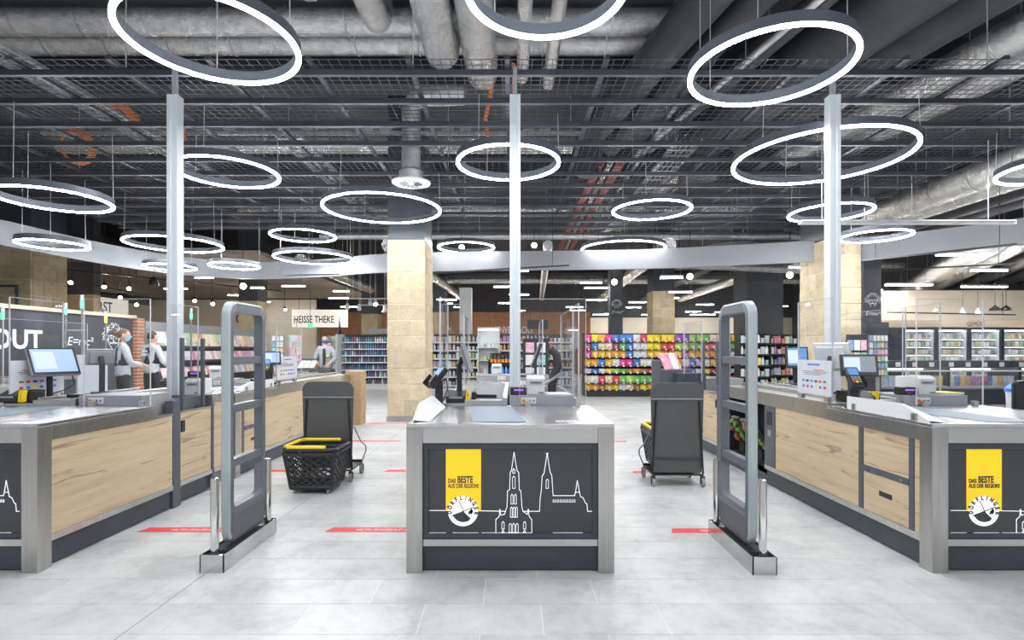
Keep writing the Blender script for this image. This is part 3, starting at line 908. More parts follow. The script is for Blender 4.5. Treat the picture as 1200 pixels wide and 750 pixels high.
# ---- aluminium power poles
for x, y, lab in ((-3.31, 5.2, 'tall aluminium service pole rising from the left checkout lane'), (0.03, 5.2, 'tall aluminium service pole rising from the middle checkout lane'), (3.15, 5.2, 'tall aluminium service pole rising from the right checkout lane')):
    t = thing('service_pole', lab, 'pole', (x, y, 0))
    poly = [(-0.052, -0.05), (-0.02, -0.05), (-0.016, -0.04), (0.016, -0.04), (0.02, -0.05), (0.052, -0.05), (0.052, 0.05), (-0.052, 0.05)]
    obj('profile', MB().prism(poly, 'Z', 0.0, 3.82), POLE, t)
    obj('head_strut', MB().box(-0.02, 0.02, -0.02, 0.02, 3.82, 4.10), GREYP, t)
    obj('foot_collar', MB().box(-0.065, 0.065, -0.062, 0.062, 0.0, 0.03), GREYP, t)

# ================================================================== CHECKOUT LANES
W = 1.238
PX = 1 / 196.0

EMBL = emis('lightbox_white', (0.95, 0.95, 0.95), 0.28)
def sign_art(parent, U, yf):
    """printed lightbox: banner, words, emblem and church outlines, drawn in the panel plane"""
    def q(cx, cy):      # crop pixel of the panel close-up -> (u, z)
        return ((cx / 3.26 + 460 - 476) * PX, 0.888 - (cy / 3.26 + 460 - 497) * PX)
    u0, z1 = q(200, 211); u1, z0 = q(335, 456)
    obj('yellow_banner', MB().box(u0, u1, yf - 0.002, yf, z0, z1), BANNER, parent)
    lettering('DAS', 0.034, PRINT_D, parent, (q(208, 348)[0], yf - 0.0025, q(208, 348)[1]), xs=0.74, bold=0.0012)
    lettering('BESTE', 0.056, PRINT_D, parent, (q(244, 348)[0], yf - 0.0025, q(208, 348)[1]), xs=0.64, bold=0.0018)
    lettering('AUS DER REGION!', 0.036, PRINT_D, parent, (q(208, 369)[0], yf - 0.0025, q(208, 368)[1]), xs=0.63, bold=0.0009)
    mb = MB(); wd = 0.0038
    for pl in (
        [(137, 455), (208, 455)], [(323, 456), (428, 458)],
        [(392, 540), (392, 490), (405, 478), (407, 450), (411, 473), (425, 470), (435, 440), (437, 380), (445, 375), (447, 310), (452, 300), (462, 232), (473, 300), (480, 310), (482, 375), (488, 380), (492, 440), (496, 458), (513, 470), (517, 450), (520, 478), (530, 490), (530, 540)],
        [(496, 458), (560, 458), (562, 410), (567, 375), (570, 322), (577, 312), (589, 235), (600, 306), (607, 322), (612, 398), (695, 398), (699, 378), (705, 340), (712, 376), (717, 402), (727, 406), (736, 426), (742, 430), (744, 458), (765, 458)],
        [(585, 236), (593, 236)], [(699, 385), (712, 385)],
        [(137, 541), (200, 541)], [(228, 541), (325, 541)], [(338, 541), (530, 541)], [(612, 541), (725, 541)], [(765, 480), (765, 540)], [(490, 213), (605, 213)],
        ):
        ribbon(mb, [q(*p) for p in pl], wd, yf, 0.002)
    def arch(x0, x1, y0, y1, f=0.8):
        pts = [(x0, y1), (x0, y0 + 4), ((x0 + x1) / 2, y0 - 2), (x1, y0 + 4), (x1, y1)]
        ribbon(mb, [q(*p) for p in pts], wd * f, yf, 0.002, True)
    arch(456, 466, 325, 370); arch(457, 465, 296, 312)
    for x in (450, 463): arch(x, x + 8, 394, 430)
    for x in (448, 458, 468): arch(x, x + 7, 443, 481)
    arch(415, 424, 499, 526); arch(498, 507, 499, 526); arch(416, 423, 532, 540); arch(499, 506, 532, 540)
    for x in (443, 456, 469): arch(x, x + 9, 506, 540)
    arch(585, 594, 336, 370)
    for k in range(10): arch(611 + k * 9, 616 + k * 9, 414, 423, 0.5)
    tag(obj('skyline_drawing', mb, LINEW, parent), kind='stuff')
    cu, cz = q(266, 457); r = 58 / 3.26 * PX
    e = obj('round_emblem', MB().cyl((cu, yf - 0.004, cz), (cu, yf, cz), r, n=40), EMBL, parent)
    mb = MB()
    # lower dark half, divider, leaf
    lo = arc((cu, cz), r * 0.72, PI + 0.35, 2 * PI - 0.75, 14)
    mb.prism([(cu, cz)] + lo, 'Y', yf - 0.006, yf - 0.004)
    ribbon(mb, [(cu - r * 0.28, cz + r * 0.70), (cu + r * 0.33, cz - r * 0.68)], r * 0.045, yf - 0.004)
    ribbon(mb, [(cu - r * 0.75, cz - r * 0.32), (cu + r * 0.72, cz + r * 0.28)], r * 0.045, yf - 0.004)
    for sx, a in ((0.34, 0.8), (0.56, 1.6)):
        c0 = Vector((cu + r * sx, cz - r * 0.22))
        d = Vector((math.cos(a), math.sin(a))); n_ = Vector((-d.y, d.x))
        mb.prism([tuple(c0), tuple(c0 + d * r * .2 + n_ * r * .12), tuple(c0 + d * r * .45), tuple(c0 + d * r * .2 - n_ * r * .12)], 'Y', yf - 0.006, yf - 0.004)
    obj('emblem_drawing', mb, PRINT_D, e)
    word = 'DÖRFLINGER'
    meL = None
    bm = bmesh.new()
    for i, chh in enumerate(word):
        a = PI * 1.03 - i * (PI * 1.08) / (len(word) - 1)
        me = text_mesh(chh, 0.034, align='CENTER', bold=0.0018, xs=0.8)
        rr = r * 0.76
        me.transform(Matrix.Translation((cu + rr * math.cos(a), yf - 0.0045, cz + rr * math.sin(a))) @ Matrix.Rotation(-(a - PI / 2), 4, 'Y') @ Matrix.Rotation(PI / 2, 4, 'X'))
        bm.from_mesh(me); bpy.data.meshes.remove(me)
    meL = bpy.data.meshes.new('lettering'); bm.to_mesh(meL); bm.free()
    meL.materials.append(PRINT_D)
    obj('lettering', meL, None, e)

def checkout(x0, y0, label, mirror=False, L=3.15, kind='front', left_full=True, right=True):
    t = thing('checkout_counter', label, 'checkout counter', (x0, y0, 0))
    U = (lambda u: W - u) if mirror else (lambda u: u)
    def bx(name, u0, u1, v0, v1, z0, z1, m, bev=0.0, parent=None):
        a, b = sorted((U(u0), U(u1)))
        return obj(name, MB().box(a, b, v0, v1, z0, z1), m, parent or t, bev=bev)
    for a, b in ((0, 0.096), (W - 0.096, W)):
        bx('front_post', a, b, 0, 0.10, 0, 0.868, STEEL_V, 0.002)
    bx('front_beam', 0.097, W - 0.097, 0.001, 0.06, 0.775, 0.868, STEEL, 0.002)
    bx('lower_rail', 0.097, W - 0.097, 0.012, 0.06, 0.157, 0.198, STEEL, 0.002)
    bx('kickboard', 0.097, W - 0.097, 0.035, 0.06, 0.01, 0.157, ANTH)
    bx('worktop', 0, W, 0, 1.05, 0.869, 0.889, STEEL_TOP, 0.0015)
    mb = MB().prism([(U(0.395), 0.07), (U(0.717), 0.07), (U(0.62), 0.95), (U(0.28), 0.95)], 'Z', 0.8895, 0.893)
    obj('ribbed_mat', mb, MAT, t)
    if kind == 'front':
        mb = MB()
        for a in ((0.097, W - 0.097, 0.735, 0.775), (0.097, W - 0.097, 0.198, 0.23)):
            mb.box(a[0], a[1], 0.022, 0.06, a[2], a[3])
        for a, b in ((0.097, 0.128), (1.112, W - 0.097)): mb.box(a, b, 0.022, 0.06, 0.23, 0.735)
        obj('sign_frame', mb, ANTH, t, bev=0.002)
        s = obj('sign_panel', MB().box(0.128, 1.112, 0.034, 0.06, 0.23, 0.735), LBOX, t)
        sign_art(s, U, 0.034)
        # dotted perforation and small transparent stickers on the worktop
        st = obj('worktop_sticker', MB().box(U(0.90), U(1.10), 0.10, 0.155, 0.8895, 0.8902), PAPER, t)
        for k in range(5):
            obj('sticker_print', MB().box(U(0.91 + k * 0.037), U(0.935 + k * 0.037), 0.11, 0.145, 0.8903, 0.8907), [REDST, PRINT_D, REDST, PRINT_B, REDST][k], st)
    else:
        bx('front_panel', 0.097, W - 0.097, 0.034, 0.06, 0.198, 0.775, ANTH)
    # customer side (u = 0)
    v1 = L
    bx('side_band', 0, 0.03, 0.1, 1.05, 0.779, 0.8685, STEEL, 0.0015)
    bx('side_band', 0, 0.03, 1.052, 1.56, 0.785, 0.912, STEEL, 0.0015)
    bx('side_band', 0, 0.03, 1.562, v1, 0.785, 0.912, STEEL, 0.0015)
    bx('side_rail', 0.002, 0.03, 0.1, 2.1, 0.157, 0.198, STEEL, 0.0015)
    bx('side_kick', 0.03, 0.06, 0.1, v1, 0.01, 0.157, ANTH)
    bx('cover_strip', 0.012, 0.05, 0.1, 0.153, 0.198, 0.779, OAK)
    bx('upright', 0.008, 0.05, 0.155, 0.198, 0.198, 0.779, ANTH_L)
    bx('flap', 0.012, 0.05, 0.2, 0.633, 0.512, 0.779, OAK, 0.001)
    b_ = bx('divider_bar', 0.006, 0.05, 0.2, 0.633, 0.472, 0.510, ANTH_L)
    for vv in (0.26, 0.57): obj('screw', MB().cyl((U(0.006), vv, 0.491), (U(0.003), vv, 0.491), 0.007, n=8), CHROME, b_)
    d = bx('drawer', 0.012, 0.05, 0.2, 0.633, 0.198, 0.470, OAK, 0.001)
    bx('handle', 0.0095, 0.014, 0.35, 0.47, 0.335, 0.368, BLACK, 0, d)
    bx('upright', 0.008, 0.05, 0.635, 0.682, 0.198, 0.785, ANTH_L)
    bx('side_panel', 0.012, 0.05, 0.684, 1.898, 0.198, 0.785, OAK, 0.001)
    p = bx('switch_post', 0.004, 0.05, 1.90, 2.10, 0.157, 0.785, ANTH_L)
    bx('recess', 0.001, 0.005, 1.95, 2.05, 0.60, 0.73, BLACK, 0, p)
    bx('socket', 0.001, 0.005, 1.97, 2.03, 0.49, 0.55, GREYP, 0, p)
    if left_full:
        mb = MB()
        mb.box(U(0.03), U(0.36), 2.1, 2.12, 0.1, 0.785).box(U(0.03), U(0.36), v1 - 0.06, v1 - 0.02, 0.1, 0.785).box(U(0.34), U(0.36), 2.12, v1 - 0.06, 0.1, 0.785).box(U(0.03), U(0.36), 2.12, v1 - 0.06, 0.1, 0.16)
        obj('open_niche', mb, BLACK_M, t)
    # body and conveyor
    obj('body', MB().box(U(0.055), U(0.58), 1.06, 2.09, 0.06, 0.868).box(U(0.365), U(0.58), 2.09, v1 - 0.02, 0.06, 0.868), ANTH, t)
    mb = MB().box(U(0.031), U(0.25), 1.06, v1, 0.87, 0.905).box(U(0.55), U(0.59), 1.06, v1, 0.87, 0.945).box(U(0.25), U(0.55), 1.06, 1.12, 0.87, 0.93)
    mb.box(U(0.235), U(0.262), 1.12, v1, 0.905, 0.945)
    obj('conveyor_frame', mb, STEEL, t, bev=0.003)
    obj('conveyor_belt', MB().box(U(0.263), U(0.549), 1.125, v1 - 0.02, 0.87, 0.925), BELT, t)
    obj('divider_bar', MB().box(U(0.30), U(0.50), 1.30, 1.34, 0.926, 0.955, rot=(0, 0, -0.2)), BLACK, t, bev=0.005)
    # cashier cabinet on the far half
    c = bx('cashier_cabinet', 0.62, 1.12, 1.055, 1.40, 0.06, 0.968, GREYP, 0.004)
    pl = bx('switch_plate', 0.70, 0.82, 1.049, 1.054, 0.902, 0.952, WHITE, 0.002, c)
    # (third level carries the round switch itself)
    obj('switch_knob', MB().box(U(0.707), U(0.737), 1.046, 1.049, 0.912, 0.942, 1).cyl((U(0.722), 1.046, 0.927), (U(0.722), 1.036, 0.927), 0.009, n=10, mi=0).cyl((U(0.77), 1.049, 0.927), (U(0.77), 1.044, 0.927), 0.007, n=8, mi=2).cyl((U(0.80), 1.049, 0.927), (U(0.80), 1.044, 0.927), 0.007, n=8, mi=2), [REDST, YELLOW, PRINT_D], c)
    if right:
        bx('side_band', W - 0.03, W, 0.1, 1.05, 0.779, 0.8685, STEEL, 0.0015)
        bx('side_rail', W - 0.03, W - 0.002, 0.1, 1.27, 0.157, 0.198, STEEL, 0.0015)
        bx('side_kick', W - 0.06, W - 0.03, 0.1, 1.27, 0.01, 0.157, ANTH)
        bx('side_panel', W - 0.05, W - 0.012, 0.1, 1.27, 0.198, 0.779, OAK, 0.001)
        bx('trim_strip', W - 0.05, W - 0.008, 1.051, 1.27, 0.779, 0.80, STEEL)
    return t

YF = 3.147
XL, XM, XR = -4.062, -0.629, 2.500
checkout(XL, YF, 'wood-sided checkout counter of the left lane, its dark sign cut by the left edge', L=2.26, left_full=False)
checkout(XM, YF, 'checkout counter of the middle lane with its whole skyline sign facing the entrance')
checkout(XR, YF, 'wood-sided checkout counter of the right lane with drawers facing the aisle')
XB = -2.85 - W
checkout(XB, 5.45, 'second checkout counter of the left lane, behind the glass swing gate', mirror=True, L=3.85, kind='rear', right=False)
checkout(XM, 6.55, 'second checkout counter of the middle lane, hidden behind the clear screens', mirror=True, L=2.6, kind='rear', right=False)
checkout(-7.5, 6.0, 'checkout counter of the far left lane where the woman in the vest stands', L=3.0, kind='rear', right=True)

# swing gates between cashier place and aisle
def swing_gate(x, ya, yb, label, side):
    t = thing('swing_gate', label, 'gate', (x, ya, 0))
    s = side
    def b(name, x0, x1, y0, y1, z0, z1, m, bev=0.0, parent=None):
        return obj(name, MB().box(s * x0, s * x1, y0, y1, z0, z1), m, parent or t, bev=bev)
    L = yb - ya
    b('hinge_post', -0.06, 0.012, 0.0, 0.10, 0.0, 0.90, ANTH_L, 0.003)
    d = b('door_leaf', -0.045, -0.012, 0.115, L, 0.198, 0.785, OAK, 0.001)
    b('top_strip', -0.05, -0.006, 0.115, L, 0.786, 0.80, STEEL)
    b('bottom_rail', -0.05, -0.002, 0.115, L, 0.157, 0.197, STEEL)
    b('kick', -0.07, -0.03, 0.0, L, 0.02, 0.156, ANTH)
    b('latch', -0.013, 0.004, 0.13, 0.18, 0.62, 0.72, BLACK, 0.003, d)
    b('edge_profile', -0.05, 0.004, 0.102, 0.114, 0.14, 0.80, GREYP)
    for yy in (0.19, L - 0.10):
        b('glass_post', -0.055, -0.025, yy, yy + 0.028, 0.801, 1.435, ANTH_L, 0.003)
    b('glass_pane', -0.044, -0.036, 0.222, L - 0.104, 0.82, 1.40, ACRYL)
    return t
g_ = swing_gate(-2.85, 4.43, 5.03, 'wooden swing gate with two dark glass posts beside the left gate antenna', 1)
obj('fixed_panel', MB().box(-0.045, -0.012, 0.64, 0.99, 0.198, 0.83), OAK, g_, bev=0.001)
obj('slam_post', MB().box(-0.05, -0.004, 0.603, 0.637, 0.02, 0.83), ANTH_L, g_)
obj('top_band', MB().box(-0.05, -0.002, 0.603, 1.0, 0.831, 0.905), STEEL, g_)
obj('fixed_rail', MB().box(-0.05, -0.002, 0.64, 1.0, 0.157, 0.197), STEEL, g_)
swing_gate(2.50, 6.33, 7.10, 'wooden swing gate with dark glass posts behind the right gate antenna', -1)

# till desks and end pieces further back
t = thing('till_desk', 'steel-topped desk carrying the blue till screen in the right lane', 'desk', (3.13, 5.9, 0))
obj('body', MB().box(0, 0.53, 0, 0.6, 0.0, 0.88), ANTH, t); obj('top', MB().box(-0.01, 0.545, -0.02, 0.62, 0.88, 0.92), STEEL_TOP, t, bev=0.003)
t = thing('magazine_cabinet', 'dark grey cabinet with leaning magazines behind the right basket trolley', 'cabinet', (2.28, 8.15, 0))
obj('body', MB().box(0, 0.46, 0, 0.5, 0, 1.02).box(0, 0.02, 0, 0.5, 1.02, 1.16), ANTH_L, t, bev=0.003)
obj('side_box', MB().box(0.20, 0.62, -0.25, -0.01, 0, 0.98), ANTH, t, bev=0.004)
obj('steel_top', MB().box(0.62, 1.2, -0.2, 0.4, 0.86, 0.9).box(0.64, 1.18, -0.18, 0.38, 0, 0.86), STEEL, t)
mag = MB().box(-0.1, 0.1, -0.006, 0.006, 0, 0.28).mesh('magazine', MAGAZ)
for k in range(4):
    o = tag(obj('magazine', mag, None, None, loc=(2.45 + 0.06 * k, 8.24 + 0.06 * k, 1.03), rot=(-0.5, 0.0, 0.5)), counted('magazine leaning on top of the dark grey cabinet'), 'magazine', 'magazines on the dark grey cabinet')

# packing end of the far lane: cardboard trays
t = thing('cardboard_stack', 'tall stack of brown cardboard trays at the end of the left conveyor', 'cardboard', (-2.80, 9.50, 0))
tr_me = MB().box(-0.13, 0.13, -0.16, 0.16, 0.003, 0.062).box(-0.14, 0.14, -0.17, 0.17, 0.045, 0.06).mesh('tray', CARDB)
for k in range(15):
    obj('tray', tr_me, None, t, loc=(random.uniform(-.006, .006), random.uniform(-.006, .006), k * 0.0635))

# ---- acrylic screens
def screen(x0, x1, y0, y1, z0, z1, label, poster=False, feet=True):
    th = 0.012
    t = thing('acrylic_screen', label, 'screen', (x0, y0, z0))
    dx, dy, dz = x1 - x0, y1 - y0, z1 - z0
    mb = MB()
    if abs(dx) > abs(dy):
        mb.box(0, dx, 0, th, 0, dz); edges = [((0, 0), (0, th)), ((dx, 0), (dx, th))]
    else:
        mb.box(0, th, 0, dy, 0, dz); edges = [((0, 0), (th, 0)), ((0, dy), (th, dy))]
    obj('pane', mb, ACRYL, t)
    e = 0.003
    mb = MB()
    if abs(dx) > abs(dy):
        mb.box(-e, 0, 0, th, 0, dz).box(dx, dx + e, 0, th, 0, dz).box(0, dx, 0, th, dz, dz + e)
    else:
        mb.box(0, th, -e, 0, 0, dz).box(0, th, dy, dy + e, 0, dz).box(0, th, 0, dy, dz, dz + e)
    obj('polished_edge', mb, ACEDGE, t)
    if feet:
        for f in (0.12, 0.88):
            cx, cy = dx * f, dy * f
            if abs(dx) > abs(dy): obj('clamp', MB().box(cx - 0.02, cx + 0.02, -0.012, 0.024, -0.005, 0.035), STEEL, t, bev=0.002)
            else: obj('clamp', MB().box(-0.012, 0.024, cy - 0.02, cy + 0.02, -0.005, 0.035), STEEL, t, bev=0.002)
    if poster:
        s = poster
        xf = -0.003 if s < 0 else th + 0.003
        a, b = sorted((xf, xf - s * 0.0025))
        p = obj('notice_sheet', MB().box(a, b, 0.0, dy, 0.04, 0.33), FROST, t)
        c0 = xf + s * 0.001
        def strip(name, y_, w_, z_, h_, m):
            a, b = sorted((c0, c0 - s * 0.0008)); obj(name, MB().box(a, b, y_, y_ + w_, z_, z_ + h_), m, p)
        strip('heading_bar', dy * 0.32, dy * 0.36, 0.285, 0.016, PRINT_B)
        strip('red_line', dy * 0.2, dy * 0.3, 0.245, 0.007, REDST)
        for i, (a_, w_) in enumerate(((0.12, 0.72), (0.16, 0.62), (0.3, 0.5))): strip('print_line', dy * a_, dy * w_, 0.232 - i * 0.013, 0.004, PRINT_D)
        cols = [REDST, PRINT_B, YELLOW, PRINT_B, REDST, PRINT_B]
        for i in range(6):
            strip('card_symbol', dy * (0.14 + i * 0.125), dy * 0.07, 0.095, 0.022, cols[i])
            strip('card_symbol', dy * (0.14 + i * 0.125), dy * 0.08, 0.145, 0.018, [LEAFG, REDST, PRINT_D, PRINT_B, PRINT_D, PRINT_B][i])
    return t
for x0, ln in ((XL, 'left'), (XM, 'middle'), (XR, 'right')):
    screen(x0 + 0.69, x0 + 1.21, 4.165, 4.165, 0.892, 1.73, 'clear acrylic screen across the packing end of the %s lane' % ln)
    screen(x0 + (1.10 if ln == 'left' else 1.20), x0 + (1.10 if ln == 'left' else 1.20), 4.58, 4.98, 0.90, 1.73, 'clear acrylic side screen beside the cashier place of the %s lane' % ln, feet=False)
    if ln != 'left': screen(x0 + 1.20, x0 + 1.20, 5.02, 6.25, 0.90, 1.73, 'rear clear acrylic side screen behind the cashier of the %s lane' % ln, feet=False)
    screen(x0 + 0.05, x0 + 0.05, 4.22, 4.72, 0.913, 1.75, {'left': 'clear acrylic screen with notice sheet, behind the big till monitor', 'middle': 'clear acrylic screen with notice sheet beside the black card terminal', 'right': 'clear acrylic screen with payment notice sheet facing the right aisle'}[ln], poster=-1 if ln == 'right' else (1 if ln == 'left' else 0))
    t = thing('screen_rail', 'low anthracite rail carrying the side screens of the %s lane' % ln, 'rail', (x0 + (1.09 if ln == 'left' else 1.19), 4.58, 0))
    Lr = 0.42 if ln == 'left' else 1.69
    obj('rail', MB().box(0, 0.035, 0, Lr, 0.80, 0.897).box(0, 0.035, 0.0, 0.05, 0, 0.80).box(0, 0.035, Lr - 0.05, Lr, 0, 0.80), GREYP if ln != 'left' else ANTH_L, t)
screen(-0.60, -0.42, 4.55, 4.55, 0.906, 1.72, 'narrow clear acrylic screen left of the middle conveyor')
screen(-0.575, -0.575, 6.3, 6.9, 0.90, 1.73, 'clear acrylic screen standing edge-on left of the middle lane, rear one', feet=False)
screen(0.40, 0.40, 7.0, 7.9, 0.90, 1.73, 'rearmost clear acrylic screen on the right of the middle lane', feet=False)
screen(-2.92, -2.92, 6.55, 7.15, 0.913, 1.73, 'clear acrylic screen with notice sheet on the second left counter', poster=1)
screen(-3.45, -2.95, 7.4, 7.4, 0.95, 1.70, 'clear acrylic cross screen on the second left counter')
screen(-6.35, -6.35, 6.6, 7.9, 0.90, 1.72, 'clear acrylic screen beside the woman in the vest', feet=False)
screen(2.56, 2.56, 7.15, 7.9, 0.90, 1.72, 'clear acrylic screen behind the right swing gate', feet=False)
screen(2.62, 3.3, 8.0, 8.0, 0.905, 1.72, 'clear acrylic cross screen beside the dark grey magazine cabinet', feet=False)

# ---- white deflector plates with steel clips on the packing tables
def deflector(x0, y0, label, mirror=False):
    s = -1 if mirror else 1
    t = thing('deflector_plate', label, 'deflector', (x0, y0, 0.890))
    prof = [(0.0, 0.0), (0.006, 0.0), (0.010, 0.066), (0.10, 0.001), (0.106, 0.006), (0.012, 0.092), (0.0, 0.092)]
    vs = []; fs = []; n = len(prof)
    for (yy, k) in ((0.0, 0.0), (0.22, 1.0), (0.78, 1.0)):
        for (a, b) in prof:
            vs.append((s * a * (1.0), yy + (0.0 if k else 0.0), b * (0.12 if k == 0 else 1)))
    for i in range(2):
        for j in range(n):
            fs.append((i * n + j, i * n + (j + 1) % n, (i + 1) * n + (j + 1) % n, (i + 1) * n + j))
    fs += [tuple(range(n)), tuple(range(2 * n, 3 * n))]
    obj('plate', MB().add(vs, fs), WHITE, t)
    obj('clip', MB().box(s * -0.012, s * 0.022, 0.09, 0.13, 0.0, 0.045), STEEL_V, t, bev=0.002)
    obj('clip', MB().box(s * -0.012, s * 0.022, 0.68, 0.71, 0.0, 0.045), STEEL_V, t, bev=0.002)
deflector(XM + 0.02, 3.24, 'white deflector plate on the left edge of the middle packing table')
deflector(XR + 0.02, 3.20, 'long white deflector plate on the aisle edge of the right packing table')
deflector(-2.87, 5.6, 'white deflector plate on the second left counter behind the gate antenna', True)

# ---- till equipment
def monitor(x, y, z, rz, label, w=0.30, hh=0.235, tilt=-0.22, scr=SCREENB, shell=BLACK, bezel=GREYP, stand=True, cable=False):
    """screen facing local -Y; z is the top of what it stands on"""
    t = thing('till_monitor', label, 'monitor', (x, y, z), rz)
    zc = 0.32 if stand else 0.12
    R = Matrix.Translation((0, 0, zc)) @ Matrix.Rotation(tilt, 4, 'X')
    def tb(name, b, m, parent=t, bev=0.0):
        me = b.mesh(name, m); me.transform(R)
        return obj(name, me, None, parent, bev=bev)
    c = tb('housing', MB().box(-w / 2, w / 2, -0.018, 0.012, -hh / 2, hh / 2).box(-w * 0.38, w * 0.38, 0.012, 0.035, -hh * 0.38, hh * 0.38), shell, bev=0.005)
    tb('bezel', MB().box(-w / 2 + 0.004, w / 2 - 0.004, -0.0205, -0.0181, -hh / 2 + 0.004, hh / 2 - 0.004), bezel)
    s = tb('display', MB().box(-w / 2 + 0.02, w / 2 - 0.02, -0.0225, -0.0206, -hh / 2 + 0.028, hh / 2 - 0.018), scr)
    tb('window_pane', MB().box(-w * 0.40, w * 0.02, -0.0232, -0.0226, -hh * 0.28, hh * 0.34), simple_cache('screen_window', (0.58, 0.70, 0.95), 0.5), s)
    if stand:
        obj('stem', MB().tube([(0, 0.03, zc), (0, 0.06, zc - 0.06), (0, 0.055, 0.02)], 0.022, 10), BLACK, t)
        obj('base', MB().box(-0.06, 0.06, -0.03, 0.09, 0, 0.02), BLACK, t, bev=0.006)
    if cable:
        obj('cable', MB().tube([(0.1, 0.03, zc - 0.05), (0.16, 0.05, zc - 0.12), (0.18, 0.06, zc - 0.2), (0.1, 0.07, zc - 0.25), (0.02, 0.07, 0.05)], 0.005, 6), BLACK, t)
    return t
_sc = {}
def simple_cache(name, col, s):
    if name not in _sc: _sc[name] = emis(name, col, s, 0.3)
    return _sc[name]
monitor(-3.885, 4.48, 0.906, 1.12, 'big till monitor with light blue screen on the left counter', 0.34, 0.26, -0.50, bezel=BLACK, cable=True, shell=GREYP)
monitor(-3.60, 4.62, 0.948, -2.2, 'small grey display turned away behind the big left till monitor', 0.2, 0.14, -0.2, SCREEND, GREYP, GREYP)
monitor(-0.375, 4.35, 0.946, PI / 2 + 0.12, 'till monitor seen edge-on at the left of the middle conveyor', 0.30, 0.24, -0.30, SCREENB, GREYP, GREYP)
monitor(2.66, 4.06, 0.890, -0.35, 'grey customer display beside the card terminal of the right lane', 0.25, 0.17, -0.30, SCREEND, BLACK, BLACK)
monitor(2.80, 4.62, 0.948, PI / 2 + 0.5, 'till monitor with white back behind the payment notice of the right lane', 0.31, 0.25, -0.25, SCREENB, WHITE, GREYP)
monitor(3.31, 6.15, 0.92, -0.25, 'till monitor with deep blue screen left of the right stone pillar', 0.24, 0.25, -0.22, SCREENB2, BLACK, BLACK)
monitor(-2.98, 6.55, 0.906, 0.5, 'small till monitor with pale screen on the second left counter', 0.22, 0.17, -0.25, SCREENB, BLACK, BLACK)
# dark monitor arm seen through the middle screen
t = thing('monitor_arm', 'dark till screen on a curved arm seen through the middle acrylic screen', 'monitor', (0.40, 5.55, 0.0))
obj('arm', MB().tube([(0.02, 0, 0.0), (0.02, 0, 0.95), (0.03, 0, 1.05), (0.08, 0, 1.15), (0.07, 0, 1.28), (0.0, 0, 1.34)], 0.045, 12), BLACK, t, smooth=True)
obj('screen', MB().box(-0.16, -0.13, -0.16, 0.16, 1.14, 1.40, rot=(0, 0.35, 0)), BLACK, t, bev=0.006)
obj('keyboard', MB().box(-0.10, 0.14, -0.14, 0.1, 1.02, 1.04, rot=(0, -0.6, 0)), GREYP, t, bev=0.005)

def printer(x, y, z, rz, label):
    t = thing('receipt_printer', label, 'printer', (x, y, z), rz)
    poly = [(-0.13, 0), (0.13, 0), (0.13, 0.14), (-0.07, 0.155), (-0.13, 0.13)]
    obj('housing', MB().prism(poly, 'X', -0.072, 0.072), CREAMP, t, bev=0.006)
    obj('paper_slot', MB().box(-0.05, 0.05, -0.134, -0.129, 0.085, 0.11), GREYP, t)
    obj('lid_latch', MB().box(-0.03, 0.03, -0.1345, -0.1305, 0.096, 0.102), BLACK, t)
    obj('foot_vent', MB().box(0.02, 0.06, -0.134, -0.1305, 0.015, 0.022), BLACK, t)
    return t
printer(XM + 0.82, 4.37, 0.969, 0, 'cream receipt printer on the cashier cabinet of the middle lane')
printer(-0.23, 8.02, 0.969, 0, 'cream receipt printer on the second counter of the middle lane')
t = thing('till_desk', 'small grey desk behind the left swing gate carrying a receipt printer', 'desk', (-3.23, 5.02, 0))
obj('body', MB().box(0.02, 0.28, 0.02, 0.36, 0, 0.87), GREYP, t); obj('top', MB().box(0, 0.30, 0, 0.38, 0.871, 0.90), STEEL_TOP, t)
printer(-3.08, 5.20, 0.901, 0.12, 'cream receipt printer on the small grey desk behind the left swing gate')
printer(XR + 0.83, 4.37, 0.969, 0, 'cream receipt printer on the cashier cabinet of the right lane')
printer(-3.72, 6.72, 0.969, 0.2, 'cream receipt printer on the second left counter')
def scanner(x, y, z, label):
    t = thing('barcode_scanner', label, 'scanner', (x, y, z))
    obj('housing', MB().box(-0.065, 0.065, -0.04, 0.05, 0, 0.062), BLACK, t, bev=0.006)
    obj('light_strip', MB().box(-0.035, 0.04, -0.0415, -0.0402, 0.034, 0.046), PURPLE, t)
    obj('cable', MB().tube([(-0.02, -0.04, 0.02), (-0.01, -0.07, 0.0), (-0.01, -0.075, 0.01)], 0.006, 6), BLACK, t)
scanner(XM + 0.68, 4.27, 0.969, 'black barcode scanner with purple light on the middle cashier cabinet')
scanner(-3.09, 5.18, 1.06, 'black barcode scanner on top of the printer behind the left swing gate')
scanner(XR + 0.68, 4.27, 0.969, 'black barcode scanner with purple light on the right cashier cabinet')
t = thing('paper_pad', 'yellow-edged paper pad lying right of the right cashier printer', 'paper pad', (XR + 1.03, 4.36, 0.969))
obj('pages', MB().box(-0.09, 0.12, -0.1, 0.08, 0, 0.012, rot=(0, 0, 0.3)), PAPER, t); obj('cover', MB().box(-0.09, 0.12, -0.1, 0.08, 0.0125, 0.016, rot=(0, 0, 0.25)), YELLOW, t)
tag(obj('paper_sheet', MB().box(0, 0.18, 0, 0.2, 0, 0.003), PAPER, loc=(XM + 0.93, 4.27, 0.969), rot=(0, 0, 0.15)), 'white paper sheet lying right of the middle receipt printer', 'paper')

